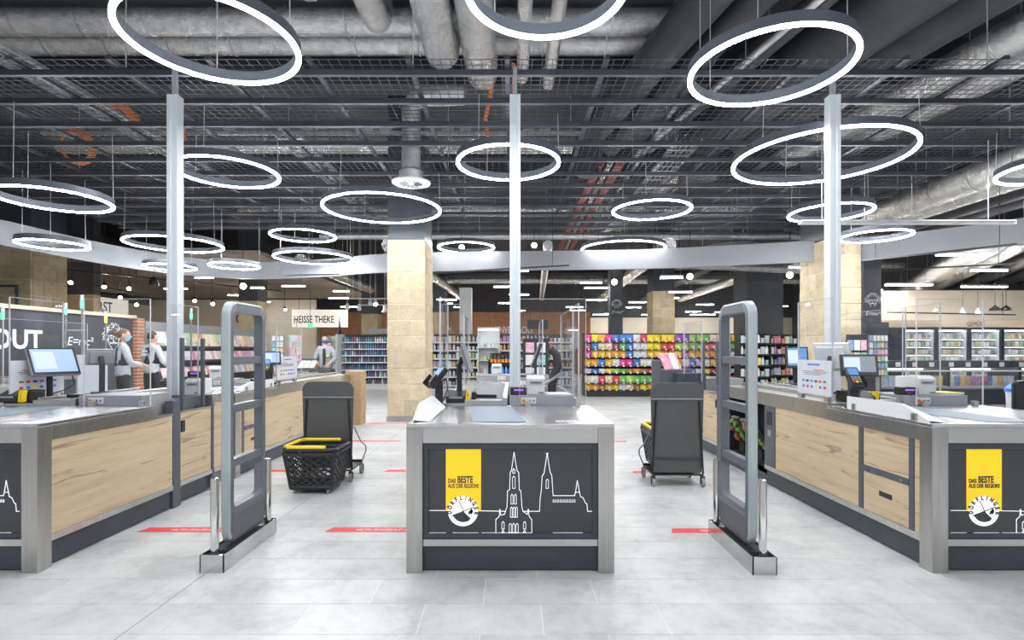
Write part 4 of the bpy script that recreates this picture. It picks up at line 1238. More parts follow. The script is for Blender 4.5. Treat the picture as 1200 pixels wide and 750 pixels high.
def coin_unit(x, y, z, label):
    t = thing('coin_unit', label, 'coin unit', (x, y, z))
    obj('housing', MB().prism([(-0.15, 0), (0.12, 0), (0.12, 0.085), (-0.05, 0.095), (-0.15, 0.05)], 'X', -0.085, 0.07), BLACK, t, bev=0.005)
    obj('tray', MB().box(-0.06, 0.05, -0.151, -0.10, 0.035, 0.05), GREYP, t)
    for k in range(2):
        obj('warning_strip', MB().box(0.072 + k * 0.02, 0.086 + k * 0.02, -0.13, -0.09, 0.0, 0.095, rot=(0, 0.12, 0)), YELLOW, t)
    obj('slot_block', MB().box(0.115, 0.15, -0.08, 0.02, 0, 0.08), BLACK, t, bev=0.003)
coin_unit(XM + 0.185, 4.38, 0.906, 'black coin unit with yellow strips beside the middle card terminal')
coin_unit(XL + 0.06, 4.34, 0.913, 'black coin unit with yellow strips left of the big left monitor')
coin_unit(XR + 0.30, 4.18 + 0.14, 0.906, 'black coin unit with yellow strips behind the grey customer display')

def terminal(x, y, z, rz, label):
    t = thing('card_terminal', label, 'card terminal', (x, y, z), rz)
    obj('pole', MB().box(-0.028, 0.028, -0.02, 0.02, 0, 0.20).box(-0.05, 0.05, -0.04, 0.04, 0, 0.012), BLACK, t, bev=0.004)
    R = Matrix.Translation((0, -0.02, 0.22)) @ Matrix.Rotation(-0.75, 4, 'X')
    def tb(name, b, m, p=t, bev=0):
        me = b.mesh(name, m); me.transform(R); return obj(name, me, None, p, bev=bev)
    hd = tb('head', MB().box(-0.045, 0.045, -0.025, 0.02, -0.09, 0.10), BLACK, bev=0.006)
    tb('display', MB().box(-0.034, 0.034, -0.027, -0.0252, 0.02, 0.085), SCREENB2, hd)
    for i in range(3):
        for j in range(3):
            tb('key', MB().box(-0.03 + i * 0.022, -0.014 + i * 0.022, -0.029, -0.0252, -0.055 + j * 0.022, -0.04 + j * 0.022), [GREYP, GREYP, [REDST, YELLOW, LEAFG][i]][0 if j else 2], hd)
    tb('privacy_hood', MB().box(-0.052, -0.046, -0.05, 0.0, -0.09, 0.0).box(0.046, 0.052, -0.05, 0.0, -0.09, 0.0), BLACK)
    obj('cable', MB().tube([(0.03, 0.0, 0.2), (0.07, 0.02, 0.22), (0.08, 0.03, 0.15), (0.03, 0.02, 0.05)], 0.005, 6), BLACK, t)
terminal(XM + 0.065, 3.147 + 0.94, 0.890, -0.9, 'black card terminal on a post at the left edge of the middle lane')
terminal(XR + 0.08, 3.147 + 0.86, 0.890, -0.15, 'black card terminal with blue display at the aisle edge of the right lane')
terminal(-2.96, 6.38, 0.912, 0.5, 'black card terminal on the second left counter')

# ---- ring binder, basket holder, office chair at the right edge
t = thing('waste_bin', 'white bin with blue lid at the right edge behind the screens', 'bin', (4.66, 4.75, 0))
obj('body', MB().lathe([(0.13, 0.0), (0.17, 0.93), (0.175, 0.95)], n=20), WHITE, t, smooth=True)
obj('lid', MB().lathe([(0.18, 0.95), (0.18, 0.98), (0.13, 1.03), (0.05, 1.04)], n=20), BLUEP, t, smooth=True)
t = thing('office_chair', 'black office chair at the right edge beside the white bin', 'chair', (4.33, 4.12, 0))
obj('seat', MB().box(-0.22, 0.22, -0.22, 0.22, 0.50, 0.58), BLACK, t, bev=0.03)
obj('backrest', MB().box(-0.21, 0.21, 0.2, 0.26, 0.62, 1.08), BLACK, t, bev=0.025)
obj('armrest', MB().tube([(-0.24, 0.15, 0.6), (-0.26, -0.05, 0.75), (-0.24, -0.15, 0.8)], 0.014, 8), BLACK, t)
obj('column', MB().cyl((0, 0, 0.08), (0, 0, 0.5), 0.03), BLACK, t)
for k in range(5):
    a = 2 * PI * k / 5
    obj('foot', MB().tube([(0, 0, 0.1), (0.28 * math.cos(a), 0.28 * math.sin(a), 0.06)], [0.03, 0.02], 8), BLACK, t)
    obj('caster', MB().cyl((0.28 * math.cos(a) - 0.02, 0.28 * math.sin(a), 0.031), (0.28 * math.cos(a) + 0.02, 0.28 * math.sin(a), 0.031), 0.03, n=12), BLACK, t)

# ---- lettuce and salad packs in the open niche of the right lane
for k, (vv, m) in enumerate([(2.28, 'salad'), (2.50, 'tomato'), (2.72, 'salad'), (2.94, 'tomato')]):
    t = thing('salad_pack', ['green salad pack in the dark niche, nearest to the switch post', 'salad pack with tomatoes in the dark niche, second from the switch post', 'green salad pack in the dark niche, third from the switch post', 'salad pack with tomatoes in the dark niche, furthest from the switch post'][k], 'salad pack', (XR + 0.14, YF + vv, 0.165))
    rr = (0, -0.55, 0)
    obj('tray', MB().box(-0.02, 0.02, -0.085, 0.085, 0.12, 0.47, rot=rr, c=(0, 0, 0.15)), BLACK, t, bev=0.006)
    mb = MB(); rnd = random.Random(k)
    for i in range(14):
        c = Vector((-0.035, rnd.uniform(-0.065, 0.065), rnd.uniform(0.16, 0.44)))
        c = Euler(rr).to_matrix() @ (c - Vector((0, 0, 0.15))) + Vector((0, 0, 0.15))
        mb.lathe([(0.008, -0.022), (0.026, -0.008), (0.024, 0.012), (0.006, 0.024)], c, n=6, mi=0 if (m == 'salad' or i % 2) else 1)
    tag(obj('leaves', mb, [LEAFG, TOMATO], t), kind='stuff')
    obj('support', MB().box(0.0, 0.10, -0.06, 0.06, 0.0, 0.11), BLACK_M, t)

# ================================================================== SECURITY GATES
def gate(xc, y0, label, mirror):
    s = -1 if mirror else 1
    t = thing('security_gate', label, 'security gate', (xc, y0, 0))
    # plinth: hollow stainless tray
    mb = MB(); w = 0.072; L = 0.70
    mb.box(-w, w, 0, 0.006, 0, 0.106).box(-w, w, L - 0.006, L, 0, 0.106).box(-w, -w + 0.006, 0, L, 0, 0.106).box(w - 0.006, w, 0, L, 0, 0.106).box(-w + 0.0065, w - 0.0065, 0.0065, L - 0.0065, 0.07, 0.078)
    pl = obj('plinth', mb, PLINTH, t)
    obj('plinth_inlay', MB().box(-w + 0.007, w - 0.007, 0.12, L - 0.12, 0.079, 0.092), BLACK_M, t)
    # loop antenna: rounded frame in the length of the plinth
    ya, yb, zb, zt, r = 0.145, 0.635, 0.11, 1.64, 0.085
    def rr(a, b, c, d, r, n=7):
        return (arc((b - r, d - r), r, 0, PI / 2, n) + arc((a + r, d - r), r, PI / 2, PI, n) + arc((a + r, c + r), r, PI, 1.5 * PI, n) + arc((b - r, c + r), r, 1.5 * PI, 2 * PI, n))
    x0, x1 = -0.030, 0.030
    out = rr(ya, yb, zb, zt, r); inn = rr(ya + 0.05, yb - 0.055, zb + 0.22, zt - 0.07, 0.035)
    n = len(out); vs = []
    ch = 0.012
    def off(poly, d):   # shrink towards the middle
        cy, cz = (ya + yb) / 2, (zb + zt) / 2
        return [(y - d * (1 if y > cy else -1) * min(1, abs(y - cy) / 0.05), z - d * (1 if z > cz else -1) * min(1, abs(z - cz) / 0.05)) for y, z in poly]
    outs = off(out, ch)
    loops = [[(x0 + ch, y, z) for y, z in out], [(x1 - ch, y, z) for y, z in out], [(x1, y, z) for y, z in outs], [(x1, y, z) for y, z in inn], [(x0, y, z) for y, z in inn], [(x0, y, z) for y, z in outs]]
    for l in loops: vs += l
    fs = []
    for a, b in ((0, 1), (1, 2), (2, 3), (3, 4), (4, 5), (5, 0)):
        for i in range(n):
            j = (i + 1) % n
            fs.append((a * n + i, a * n + j, b * n + j, b * n + i))
    mb = MB(); mb.v = vs; mb.f = fs
    mb.m = [0] * n + [0] * n + [1] * n + [1] * n + [1] * n + [0] * n
    obj('frame', mb, [ALU_L, ALU], t, smooth=True)
    for z in (1.235, 0.93, 0.585):
        obj('crossbar', MB().box(-0.025, 0.025, ya + 0.046, yb - 0.051, z, z + 0.052), ALU, t, bev=0.004)
    obj('base_panel', MB().box(x0 - 0.002, x1 + 0.002, ya + 0.03, yb - 0.03, zb + 0.01, zb + 0.21), ALU_D, t, bev=0.01)
    obj('sensor', MB().cyl((0, ya + 0.2, zt), (0, ya + 0.2, zt + 0.006), 0.008, n=8), BLACK, t)
    # bent clear guard
    g = []
    for k in range(13):
        a = PI + PI * k / 12
        g.append((-s * 0.0 + 0.062 * math.cos(a) * 1.0, 0.0, 0))
    pts = [(s * 0.052, yb + 0.02), (s * 0.058, 0.35), (s * 0.056, 0.16), (s * 0.045, 0.10), (s * 0.0, 0.075), (-s * 0.045, 0.10)]
    vs = []; fs = []
    for i, (x, y) in enumerate(pts):
        lo = 0.30 + 0.0 * i; hi = 0.56
        vs += [(x, y, lo), (x, y, hi), (x * 1.05, y - 0.004, lo), (x * 1.05, y - 0.004, hi)]
    for i in range(len(pts) - 1):
        o = i * 4; e = o + 4
        fs += [(o, o + 1, e + 1, e), (o + 2, e + 2, e + 3, o + 3), (o + 1, o + 3, e + 3, e + 1), (o, e, e + 2, o + 2)]
    obj('clear_guard', MB().add(vs, fs), ACRYL, t)
    for yy, xb in ((0.055, -0.012), (L - 0.055, 0.036)):
        obj('bollard', MB().lathe([(0.024, 0.079), (0.024, 0.545), (0.021, 0.552), (0.004, 0.555)], (s * xb, yy, 0), 20), CHROME, t, smooth=True)
    return t
gate(-1.79, 3.153, 'tall grey loop security gate on a steel plinth beside the left lane', False)
gate(1.492, 3.12, 'tall grey loop security gate on a steel plinth beside the right lane', True)

# ================================================================== BASKET TROLLEYS
def basket(x, y, rz, label, z=0.0, handle_mat=YELLOW):
    t = thing('shopping_basket', label, 'basket', (x, y, z), rz)
    bw, bd, tw, td, z0, z1 = 0.185, 0.165, 0.235, 0.215, 0.045, 0.43
    B = [(-bw, -bd, z0), (bw, -bd, z0), (bw, bd, z0), (-bw, bd, z0)]
    T = [(-tw, -td, z1 - 0.03), (tw, -td, z1 - 0.03), (tw, td, z1 - 0.03), (-tw, td, z1 - 0.03)]
    B = [Vector(p) for p in B]; T = [Vector(p) for p in T]
    for k in range(4):
        b0, b1, t0, t1 = B[k], B[(k + 1) % 4], T[k], T[(k + 1) % 4]
        def pt(u, v): return (b0.lerp(b1, u)).lerp(t0.lerp(t1, u), v)
        mb = MB(); n = 5; m = 5
        # diamond lattice
        for i in range(-m, n + 1):
            for sgn in (1, -1):
                u0 = i / n; u1 = (i + m) / n
                a0, a1 = (0.0, 1.0)
                if u0 < 0: a0 = -u0 / (u1 - u0)
                if u1 > 1: a1 = (1 - u0) / (u1 - u0)
                if a1 - a0 < 0.02: continue
                ua, ub = u0 + (u1 - u0) * a0, u0 + (u1 - u0) * a1
                if sgn < 0: ua, ub = 1 - ua, 1 - ub
                mb.cyl(pt(ua, 0.1 + a0 * 0.78), pt(ub, 0.1 + a1 * 0.78), 0.0085, n=4)
        # frame of the wall
        mb.cyl(pt(0, 0), pt(0, 1), 0.016, n=6); mb.cyl(pt(0, 0.05), pt(1, 0.05), 0.017, n=6); mb.cyl(pt(0, 0.92), pt(1, 0.92), 0.02, n=6)
        obj('lattice_wall', mb, BLACK, t)
    obj('floor', MB().box(-bw, bw, -bd, bd, z0 - 0.01, z0 + 0.012), BLACK, t)
    rim = [(p.x, p.y, z1 - 0.015) for p in T]
    rim_pts = []
    for k in range(4):
        a, b = Vector(rim[k]), Vector(rim[(k + 1) % 4])
        rim_pts += [a.lerp(b, 0.06), a.lerp(b, 0.94)]
    obj('rim', MB().tube(rim_pts, 0.019, 8, closed=True), BLACK, t, smooth=True)
    hp = [(0.15, -td, z1 + 0.008), (-tw + 0.04, -td, z1 + 0.008), (-tw, -td + 0.04, z1 + 0.008), (-tw, td - 0.04, z1 + 0.008), (-tw + 0.04, td, z1 + 0.008), (0.15, td, z1 + 0.008)]
    obj('handle', MB().tube(hp, 0.017, 8), handle_mat, t, smooth=True)
    for sx in (-1, 1):
        for sy in (-1, 1):
            obj('caster', MB().cyl((sx * (bw - 0.03) - 0.011, sy * (bd - 0.02), 0.024), (sx * (bw - 0.03) + 0.011, sy * (bd - 0.02), 0.024), 0.024, n=12), GREYP, t)
    return t

def trolley(x, y, rz, label):
    t = thing('basket_trolley', label, 'trolley', (x, y, 0), rz)
    w = 0.26; zt = 1.01; zb = 0.13; r = 0.085
    poly = [(-w + 0.02, zb), (w - 0.02, zb)] + arc((w - r, zt - r), r, 0, PI / 2, 8) + arc((-w + r, zt - r), r, PI / 2, PI, 8)
    obj('back_board', MB().prism(poly, 'Y', 0.0, 0.014), BOARD, t, bev=0.003)
    obj('top_bar', MB().cyl((-w + 0.005, -0.012, 0.85), (w - 0.005, -0.012, 0.85), 0.006, n=8), GREYP, t)
    for sx in (-1, 1):
        obj('upright', MB().tube([(sx * (w - 0.05), -0.012, 0.83), (sx * (w - 0.012), -0.014, 0.13), (sx * (w - 0.03), -0.03, 0.085)], 0.010, 8), BLACK, t, smooth=True)
        obj('side_loop', MB().tube([(sx * (w - 0.004), 0.02, 0.55), (sx * (w + 0.026), 0.16, 0.38), (sx * (w + 0.028), 0.34, 0.30), (sx * (w + 0.022), 0.38, 0.24), (sx * (w - 0.025), 0.385, 0.125)], 0.007, 8), GREYP, t, smooth=True)
        for yy in (-0.02, 0.36):
            wh = obj('caster_wheel', MB().cyl((sx * (w - 0.02) - 0.014, yy, 0.042), (sx * (w - 0.02) + 0.014, yy, 0.042), 0.042, n=18), GREYP, t, smooth=True)
            obj('caster_fork', MB().box(sx * (w - 0.02) - 0.02, sx * (w - 0.02) - 0.0155, yy - 0.015, yy + 0.015, 0.03, 0.10).box(sx * (w - 0.02) + 0.0155, sx * (w - 0.02) + 0.02, yy - 0.015, yy + 0.015, 0.03, 0.10).box(sx * (w - 0.02) - 0.02, sx * (w - 0.02) + 0.02, yy - 0.015, yy + 0.015, 0.092, 0.10), BLACK, t)
    obj('base_tray', MB().box(-w + 0.02, w - 0.02, -0.01, 0.40, 0.101, 0.116).box(-w + 0.02, w - 0.02, 0.39, 0.40, 0.116, 0.14), BLACK, t, bev=0.003)
    obj('low_rail', MB().cyl((-w + 0.04, -0.015, 0.27), (w - 0.04, -0.015, 0.27), 0.007, n=8), BLACK, t)
    return t
trolley(-1.865, 5.36, 0.0, 'dark grey basket trolley with rounded back board behind the black basket')
basket(-1.855, 5.05, 0.0, 'black lattice shopping basket with yellow handle in front of the left trolley')
trolley(1.615, 5.17, 0.0, 'dark grey basket trolley with rounded back board standing in the right aisle')
basket(1.615, 5.412, 0.0, 'black shopping basket with yellow handle half hidden behind the right trolley board', 0.117)

# ================================================================== FLOOR STICKERS
def sticker(x0, y, w, label):
    t = tag(obj('floor_sticker', MB().prism([(0, -0.048), (w - 0.05, -0.048), (w, 0.048), (0.03, 0.048)], 'Z', 0.0004, 0.0014), REDST, loc=(x0, y, 0)), label, 'floor sticker')
    lettering('BITTE 1,5 M ABSTAND HALTEN', 0.052, PRINT_W, t, (w - 0.06, 0.018, 0.0016), (0, 0, PI), xs=0.62 * w / 0.73, ext=0.0003)
sticker(-2.74, 3.91, 0.73, 'red distance sticker on the floor left of the left security gate')
sticker(-1.37, 3.91, 0.72, 'red distance sticker on the floor between left gate and middle counter')
sticker(1.16, 3.89, 0.73, 'red distance sticker running under the right security gate')
sticker(-2.70, 5.82, 0.73, 'red distance sticker beside the black shopping basket')
sticker(-1.40, 5.82, 0.73, 'red distance sticker touching the middle counter, second row')
sticker(1.30, 5.76, 0.73, 'red distance sticker under the right basket trolley')
sticker(-2.35, 7.72, 0.73, 'red distance sticker left of the central stone pillar, third row')
sticker(0.95, 7.68, 0.73, 'red distance sticker in the right aisle, third row')
sticker(1.02, 9.5, 0.73, 'red distance sticker in the right aisle, furthest row')
sticker(-2.6, 9.6, 0.73, 'red distance sticker beside the central stone pillar base')
obj('joint_strip', MB().prism([(-1.826, 1.8), (-1.820, 1.8), (-1.812, 9.6), (-1.818, 9.6)], 'Z', 0.0002, 0.0009), GREYP, floor)

# white partition and small things on the left lane
tag(obj('white_partition', MB().box(-4.005, -3.99, 4.86, 5.22, 0.913, 1.285), FROST), 'white opaque partition plate right behind the big left till monitor', 'partition')

# ================================================================== PEOPLE
def skin_mesh(verts, edges, radii, sub=2, root=0):
    me = bpy.data.meshes.new('skin_tmp')
    me.from_pydata([tuple(v) for v in verts], edges, [])
    o = bpy.data.objects.new('skin_tmp', me); COL.objects.link(o)
    o.modifiers.new('skin', 'SKIN')
    for i, d in enumerate(me.skin_vertices[0].data):
        r = radii[i]
        d.radius = r if isinstance(r, tuple) else (r, r)
        d.use_root = (i == root)
    s = o.modifiers.new('sub', 'SUBSURF'); s.levels = sub; s.render_levels = sub
    bpy.context.view_layer.update()
    dg = bpy.context.evaluated_depsgraph_get()
    out = bpy.data.meshes.new_from_object(o.evaluated_get(dg))
    bpy.data.objects.remove(o); bpy.data.meshes.remove(me)
    return out
def head_mesh(c, s=1.0, yaw=0.0):
    """skull with brow, nose, lips, chin and ears, facing -Y"""
    bm = bmesh.new()
    bmesh.ops.create_uvsphere(bm, u_segments=28, v_segments=20, radius=1.0)
    for v in bm.verts:
        x, y, z = v.co
        nx, ny, nz = x * 0.074, y * 0.094, z * 0.115
        if z < -0.1:                       # jaw narrows, chin comes forward
            t = min(1, (-z - 0.1) / 0.9)
            nx *= 1 - 0.35 * t; ny = ny * (1 - 0.25 * t) - 0.018 * t
        f = max(0, -y)
        if f > 0.5:
            ny -= 0.026 * math.exp(-((x / 0.16) ** 2)) * math.exp(-(((z + 0.12) / 0.15) ** 2))     # nose
            ny += 0.009 * (math.exp(-(((abs(x) - 0.38) / 0.17) ** 2)) * math.exp(-(((z - 0.05) / 0.12) ** 2)))  # eye sockets
            ny -= 0.006 * math.exp(-((x / 0.3) ** 2)) * math.exp(-(((z + 0.48) / 0.07) ** 2))      # lips
            ny -= 0.004 * math.exp(-(((z - 0.22) / 0.1) ** 2))                                     # brow
        v.co = (nx, ny, nz)
    for sx in (-1, 1):
        r = bmesh.ops.create_uvsphere(bm, u_segments=10, v_segments=8, radius=1.0)
        for v in r['verts']:
            v.co = (sx * 0.073 + v.co.x * 0.009, 0.008 + v.co.y * 0.018, v.co.z * 0.030 - 0.004)
    M = Matrix.Translation(c) @ Matrix.Rotation(yaw, 4, 'Z') @ Matrix.Scale(s, 4)
    bm.transform(M)
    return bm
def hand(bm_out, wrist, d, palm_n, side):
    """palm and five separate bent fingers growing from the wrist along d"""
    d = Vector(d).normalized(); n = Vector(palm_n); n = (n - d * n.dot(d)).normalized(); b = d.cross(n) * side
    w = Vector(wrist)
    V = [w, w + d * 0.035, w + d * 0.075]; R = [(0.022, 0.016), (0.034, 0.014), (0.036, 0.012)]; E_ = [(0, 1), (1, 2)]
    me = skin_mesh(V, E_, R, 1); bm_out.from_mesh(me); bpy.data.meshes.remove(me)
    for k, (o_, L) in enumerate(((-0.027, 0.062), (-0.009, 0.074), (0.009, 0.070), (0.026, 0.055))):
        p = w + d * 0.072 + b * o_
        q = [p, p + d * L * 0.42 + n * 0.008, p + d * L * 0.75 + n * 0.024, p + d * L * 0.92 + n * 0.042]
        me = skin_mesh(q, [(0, 1), (1, 2), (2, 3)], [0.009, 0.0085, 0.008, 0.007], 1); bm_out.from_mesh(me); bpy.data.meshes.remove(me)
    p = w + d * 0.028 - b * 0.026
    q = [p, p + d * 0.028 - b * 0.020 + n * 0.006, p + d * 0.055 - b * 0.026 + n * 0.016]
    me = skin_mesh(q, [(0, 1), (1, 2)], [0.011, 0.010, 0.008], 1); bm_out.from_mesh(me); bpy.data.meshes.remove(me)

def person(loc, rz, label, hairm, maskm, top, sleeve, pose, bun=False, tie=False, vest_text=None, head_yaw=0.0):
    t = thing('person', label, 'person', loc, rz)
    J = dict(pel=(0, 0, 0.93), sp=(0, 0.01, 1.10), ch=(0, 0, 1.27), nb=(0, 0.01, 1.41), nk=(0, 0, 1.48))
    for s, k in ((-1, 'r'), (1, 'l')):
        J['sh' + k] = (s * 0.155, 0.01, 1.37); J['el' + k] = pose[k][0]; J['wr' + k] = pose[k][1]
        J['hip' + k] = (s * 0.085, 0, 0.86); J['kn' + k] = (s * 0.095, -0.01, 0.48); J['an' + k] = (s * 0.10, 0.02, 0.085); J['toe' + k] = (s * 0.11, -0.13, 0.035)
    rad = dict(pel=(0.135, 0.10), sp=(0.115, 0.085), ch=(0.14, 0.10), nb=0.062, nk=0.05, shr=0.055, shl=0.055, elr=0.040, ell=0.040, wrr=0.027, wrl=0.027, hipr=0.082, hipl=0.082, knr=0.056, knl=0.056, anr=0.038, anl=0.038, toer=0.033, toel=0.033)
    E0 = [('pel', 'sp'), ('sp', 'ch'), ('ch', 'nb'), ('nb', 'nk'), ('ch', 'shr'), ('ch', 'shl'), ('shr', 'elr'), ('shl', 'ell'), ('elr', 'wrr'), ('ell', 'wrl'), ('pel', 'hipr'), ('pel', 'hipl'), ('hipr', 'knr'), ('hipl', 'knl'), ('knr', 'anr'), ('knl', 'anl'), ('anr', 'toer'), ('anl', 'toel')]
    def sk(names, edges, grow, over=None, sub=2):
        idx = {n: i for i, n in enumerate(names)}
        rr = []
        for n in names:
            r = (over or {}).get(n, rad[n]); r = r if isinstance(r, tuple) else (r, r)
            rr.append((r[0] + grow, r[1] + grow))
        return skin_mesh([J[n] for n in names], [(idx[a], idx[b]) for a, b in edges], rr, sub)
    names = list(J)
    me = sk(names, E0, 0.0)
    bm = bmesh.new(); bm.from_mesh(me); bpy.data.meshes.remove(me)
    hb = head_mesh((0, -0.018, 1.585), 1.0, head_yaw)
    tmp = bpy.data.meshes.new('t'); hb.to_mesh(tmp); hb.free(); bm.from_mesh(tmp); bpy.data.meshes.remove(tmp)
    for k, s in (('r', -1), ('l', 1)):
        d = Vector(J['wr' + k]) - Vector(J['el' + k])
        hand(bm, J['wr' + k], d, (-s * 0.7, 0, -0.7), s)
    body = bpy.data.meshes.new('body'); bm.to_mesh(body); bm.free()
    body.materials.append(SKIN); body.polygons.foreach_set('use_smooth', [True] * len(body.polygons))
    obj('body', body, None, t)
    def cl(name, me, m):
        me.materials.clear(); me.materials.append(m); me.polygons.foreach_set('use_smooth', [True] * len(me.polygons))
        return obj(name, me, None, t)
    J['hem'] = (0, 0, 0.84); J['wa'] = (0, 0, 1.0); J['vb'] = (0, 0, 0.99); rad['hem'] = (0.150, 0.118); rad['wa'] = (0.125, 0.095); rad['vb'] = (0.135, 0.105)
    cl('shirt', sk(['hem', 'pel', 'sp', 'ch', 'nb', 'shr', 'shl', 'elr', 'ell'], [('hem', 'pel'), ('pel', 'sp'), ('sp', 'ch'), ('ch', 'nb'), ('ch', 'shr'), ('ch', 'shl'), ('shr', 'elr'), ('shl', 'ell')], 0.022, {'nb': 0.045, 'shr': 0.05, 'shl': 0.05, 'elr': 0.035, 'ell': 0.035, 'sp': (0.125, 0.098)}), sleeve)
    if vest_text:
        v = cl('vest', sk(['vb', 'sp', 'ch', 'nb', 'shr', 'shl'], [('vb', 'sp'), ('sp', 'ch'), ('ch', 'nb'), ('ch', 'shr'), ('ch', 'shl')], 0.034, {'nb': 0.045, 'shr': (0.066, 0.066), 'shl': (0.066, 0.066)}), top)
    for k in ('r', 'l'):
        J['cu' + k] = tuple(Vector(J['el' + k]).lerp(Vector(J['wr' + k]), 0.9)); rad['cu' + k] = 0.031
        cl('sleeve', sk(['sh' + k, 'el' + k, 'cu' + k], [('sh' + k, 'el' + k), ('el' + k, 'cu' + k)], 0.015), sleeve)
    cl('trousers', sk(['pel', 'wa', 'hipr', 'hipl', 'knr', 'knl', 'anr', 'anl'], [('pel', 'wa'), ('pel', 'hipr'), ('pel', 'hipl'), ('hipr', 'knr'), ('hipl', 'knl'), ('knr', 'anr'), ('knl', 'anl')], 0.010, {'pel': (0.120, 0.095), 'wa': (0.09, 0.07), 'hipr': 0.085, 'hipl': 0.085}), TROUSER)
    for k in ('r', 'l'):
        cl('shoe', sk(['an' + k, 'toe' + k], [('an' + k, 'toe' + k)], 0.006), BLACK)
    # hair: a cap over the skull
    hb = head_mesh((0, 0, 0), 1.09)
    bmesh.ops.delete(hb, geom=[v_ for v_ in hb.verts if (v_.co.y < -0.045 and v_.co.z < 0.068) or v_.co.z < -0.055 or (abs(v_.co.x) > 0.068 and v_.co.y < 0.02 and v_.co.z < 0.03)], context='VERTS')
    if bun:
        r = bmesh.ops.create_uvsphere(hb, u_segments=14, v_segments=10, radius=0.045)
        for v_ in r['verts']: v_.co += Vector((0, 0.115, 0.035))
    hb.transform(Matrix.Translation((0, -0.018, 1.585)) @ Matrix.Rotation(head_yaw, 4, 'Z'))
    hm = bpy.data.meshes.new('hair'); hb.to_mesh(hm); hb.free(); hm.materials.append(hairm); hm.polygons.foreach_set('use_smooth', [True] * len(hm.polygons))
    obj('hair', hm, None, t)
    hb = head_mesh((0, -0.004, 0), 1.05)
    bmesh.ops.delete(hb, geom=[v_ for v_ in hb.verts if v_.co.y > -0.02 or v_.co.z > -0.005 or v_.co.z < -0.105], context='VERTS')
    for sx in (-1, 1):
        pass
    hb.transform(Matrix.Translation((0, -0.018, 1.585)) @ Matrix.Rotation(head_yaw, 4, 'Z'))
    hm = bpy.data.meshes.new('face_mask'); hb.to_mesh(hm); hb.free(); hm.materials.append(maskm)
    obj('face_mask', hm, None, t)
    mb = MB()
    for sx in (-1, 1):
        c = Vector((sx * 0.030, -0.098, 0.010)); mb.lathe([(0.003, -0.006), (0.010, -0.003), (0.010, 0.003), (0.003, 0.006)], c, n=8, axis='Y')
    em = mb.mesh('eyes', PRINT_D); em.transform(Matrix.Translation((0, -0.018, 1.585)) @ Matrix.Rotation(head_yaw, 4, 'Z'))
    obj('eyes', em, None, t)
    if tie:
        obj('apron_strap', MB().box(-0.035, 0.035, -0.145, -0.128, 0.95, 1.36), BLACK_M, t, bev=0.005)
        obj('badge', MB().box(0.06, 0.11, -0.142, -0.132, 1.16, 1.21), YELLOW, t)
    if vest_text:
        lettering(vest_text[0], 0.07, PRINT_W, v, (0.0, 0.152, 1.28), (PI / 2, 0, PI), align='CENTER', xs=0.8, bold=0.001)
        lettering(vest_text[1], 0.07, PRINT_W, v, (0.0, 0.150, 1.21), (PI / 2, 0, PI), align='CENTER', xs=0.8, bold=0.001)
    return t
person((-6.95, 9.45, 0), PI / 2 + 0.85, 'person in dark vest with grey sleeves and light blue mask, hair in a bun', HAIRB, MASKL, VEST, SLEEVE,
       {'r': ((-0.21, -0.06, 1.10), (-0.10, -0.27, 1.06)), 'l': ((0.22, -0.05, 1.10), (0.12, -0.26, 1.03))}, bun=True, vest_text=('MEIN', 'MARKT'), head_yaw=-0.35)
person((-7.22, 10.6, 0), PI - 0.25, 'person in dark vest seen from behind, right of the person with the bun', HAIRD, MASKL, VEST, SLEEVE,
       {'r': ((-0.23, -0.04, 1.10), (-0.20, -0.22, 0.98)), 'l': ((0.23, -0.04, 1.10), (0.20, -0.22, 0.98))}, vest_text=('MEIN', 'MARKT'))
person((-4.62, 13.1, 0), 0.1, 'person in grey shirt with black apron strap and deep blue mask behind the leaflet stand', HAIRD, MASKB, SHIRTG, SHIRTG,
       {'r': ((-0.24, -0.03, 1.11), (-0.14, -0.24, 1.02)), 'l': ((0.24, -0.03, 1.11), (0.15, -0.24, 1.00))}, tie=True)

# ================================================================== THE STORE BEHIND
def shelf_unit(label, X, Y, width, zs, depth=0.42, height=1.85, rz=0.0, mat=SHELFW, back=GREYP, base_h=0.12, base_out=0.0, tb=0.025):
    t = thing('shelf_unit', label, 'shelf', (X, Y, 0), rz)
    obj('back_panel', MB().box(0, width, depth, depth + 0.03, 0, height), back, t)
    obj('base', MB().box(0, width, -base_out, depth, 0, base_h), mat, t)
    sh = MB().box(0.0, width, 0, depth, -tb, 0).mesh('shelf_board', mat)
    pr = MB().box(0.0, width, -0.014, -0.002, -0.04 if tb > 0.01 else -0.008, 0.003).mesh('price_rail', SHELFW if mat is not BLACK else BLACK)
    for z in zs:
        o = obj('shelf_board', sh, None, t, loc=(0, 0, z)); obj('price_rail', pr, None, o)
    for x in (-0.02, width):
        obj('side_panel', MB().box(x, x + 0.02, 0, depth, 0, height), mat, t)
    return t
def to_world(t, p):
    return Matrix.Translation(t.location) @ Matrix.Rotation(t.rotation_euler.z, 4, 'Z') @ Vector(p)
def put(name, me, t, p, rot, label, cat, group, scale=None, what=''):
    if group: label = counted(label, what)
    o = bpy.data.objects.new(name, me)
    o.location = to_world(t, p); o.rotation_euler = (rot[0], rot[1], rot[2] + t.rotation_euler.z)
    if scale: o.scale = scale
    link(o); return tag(o, label, cat, group)

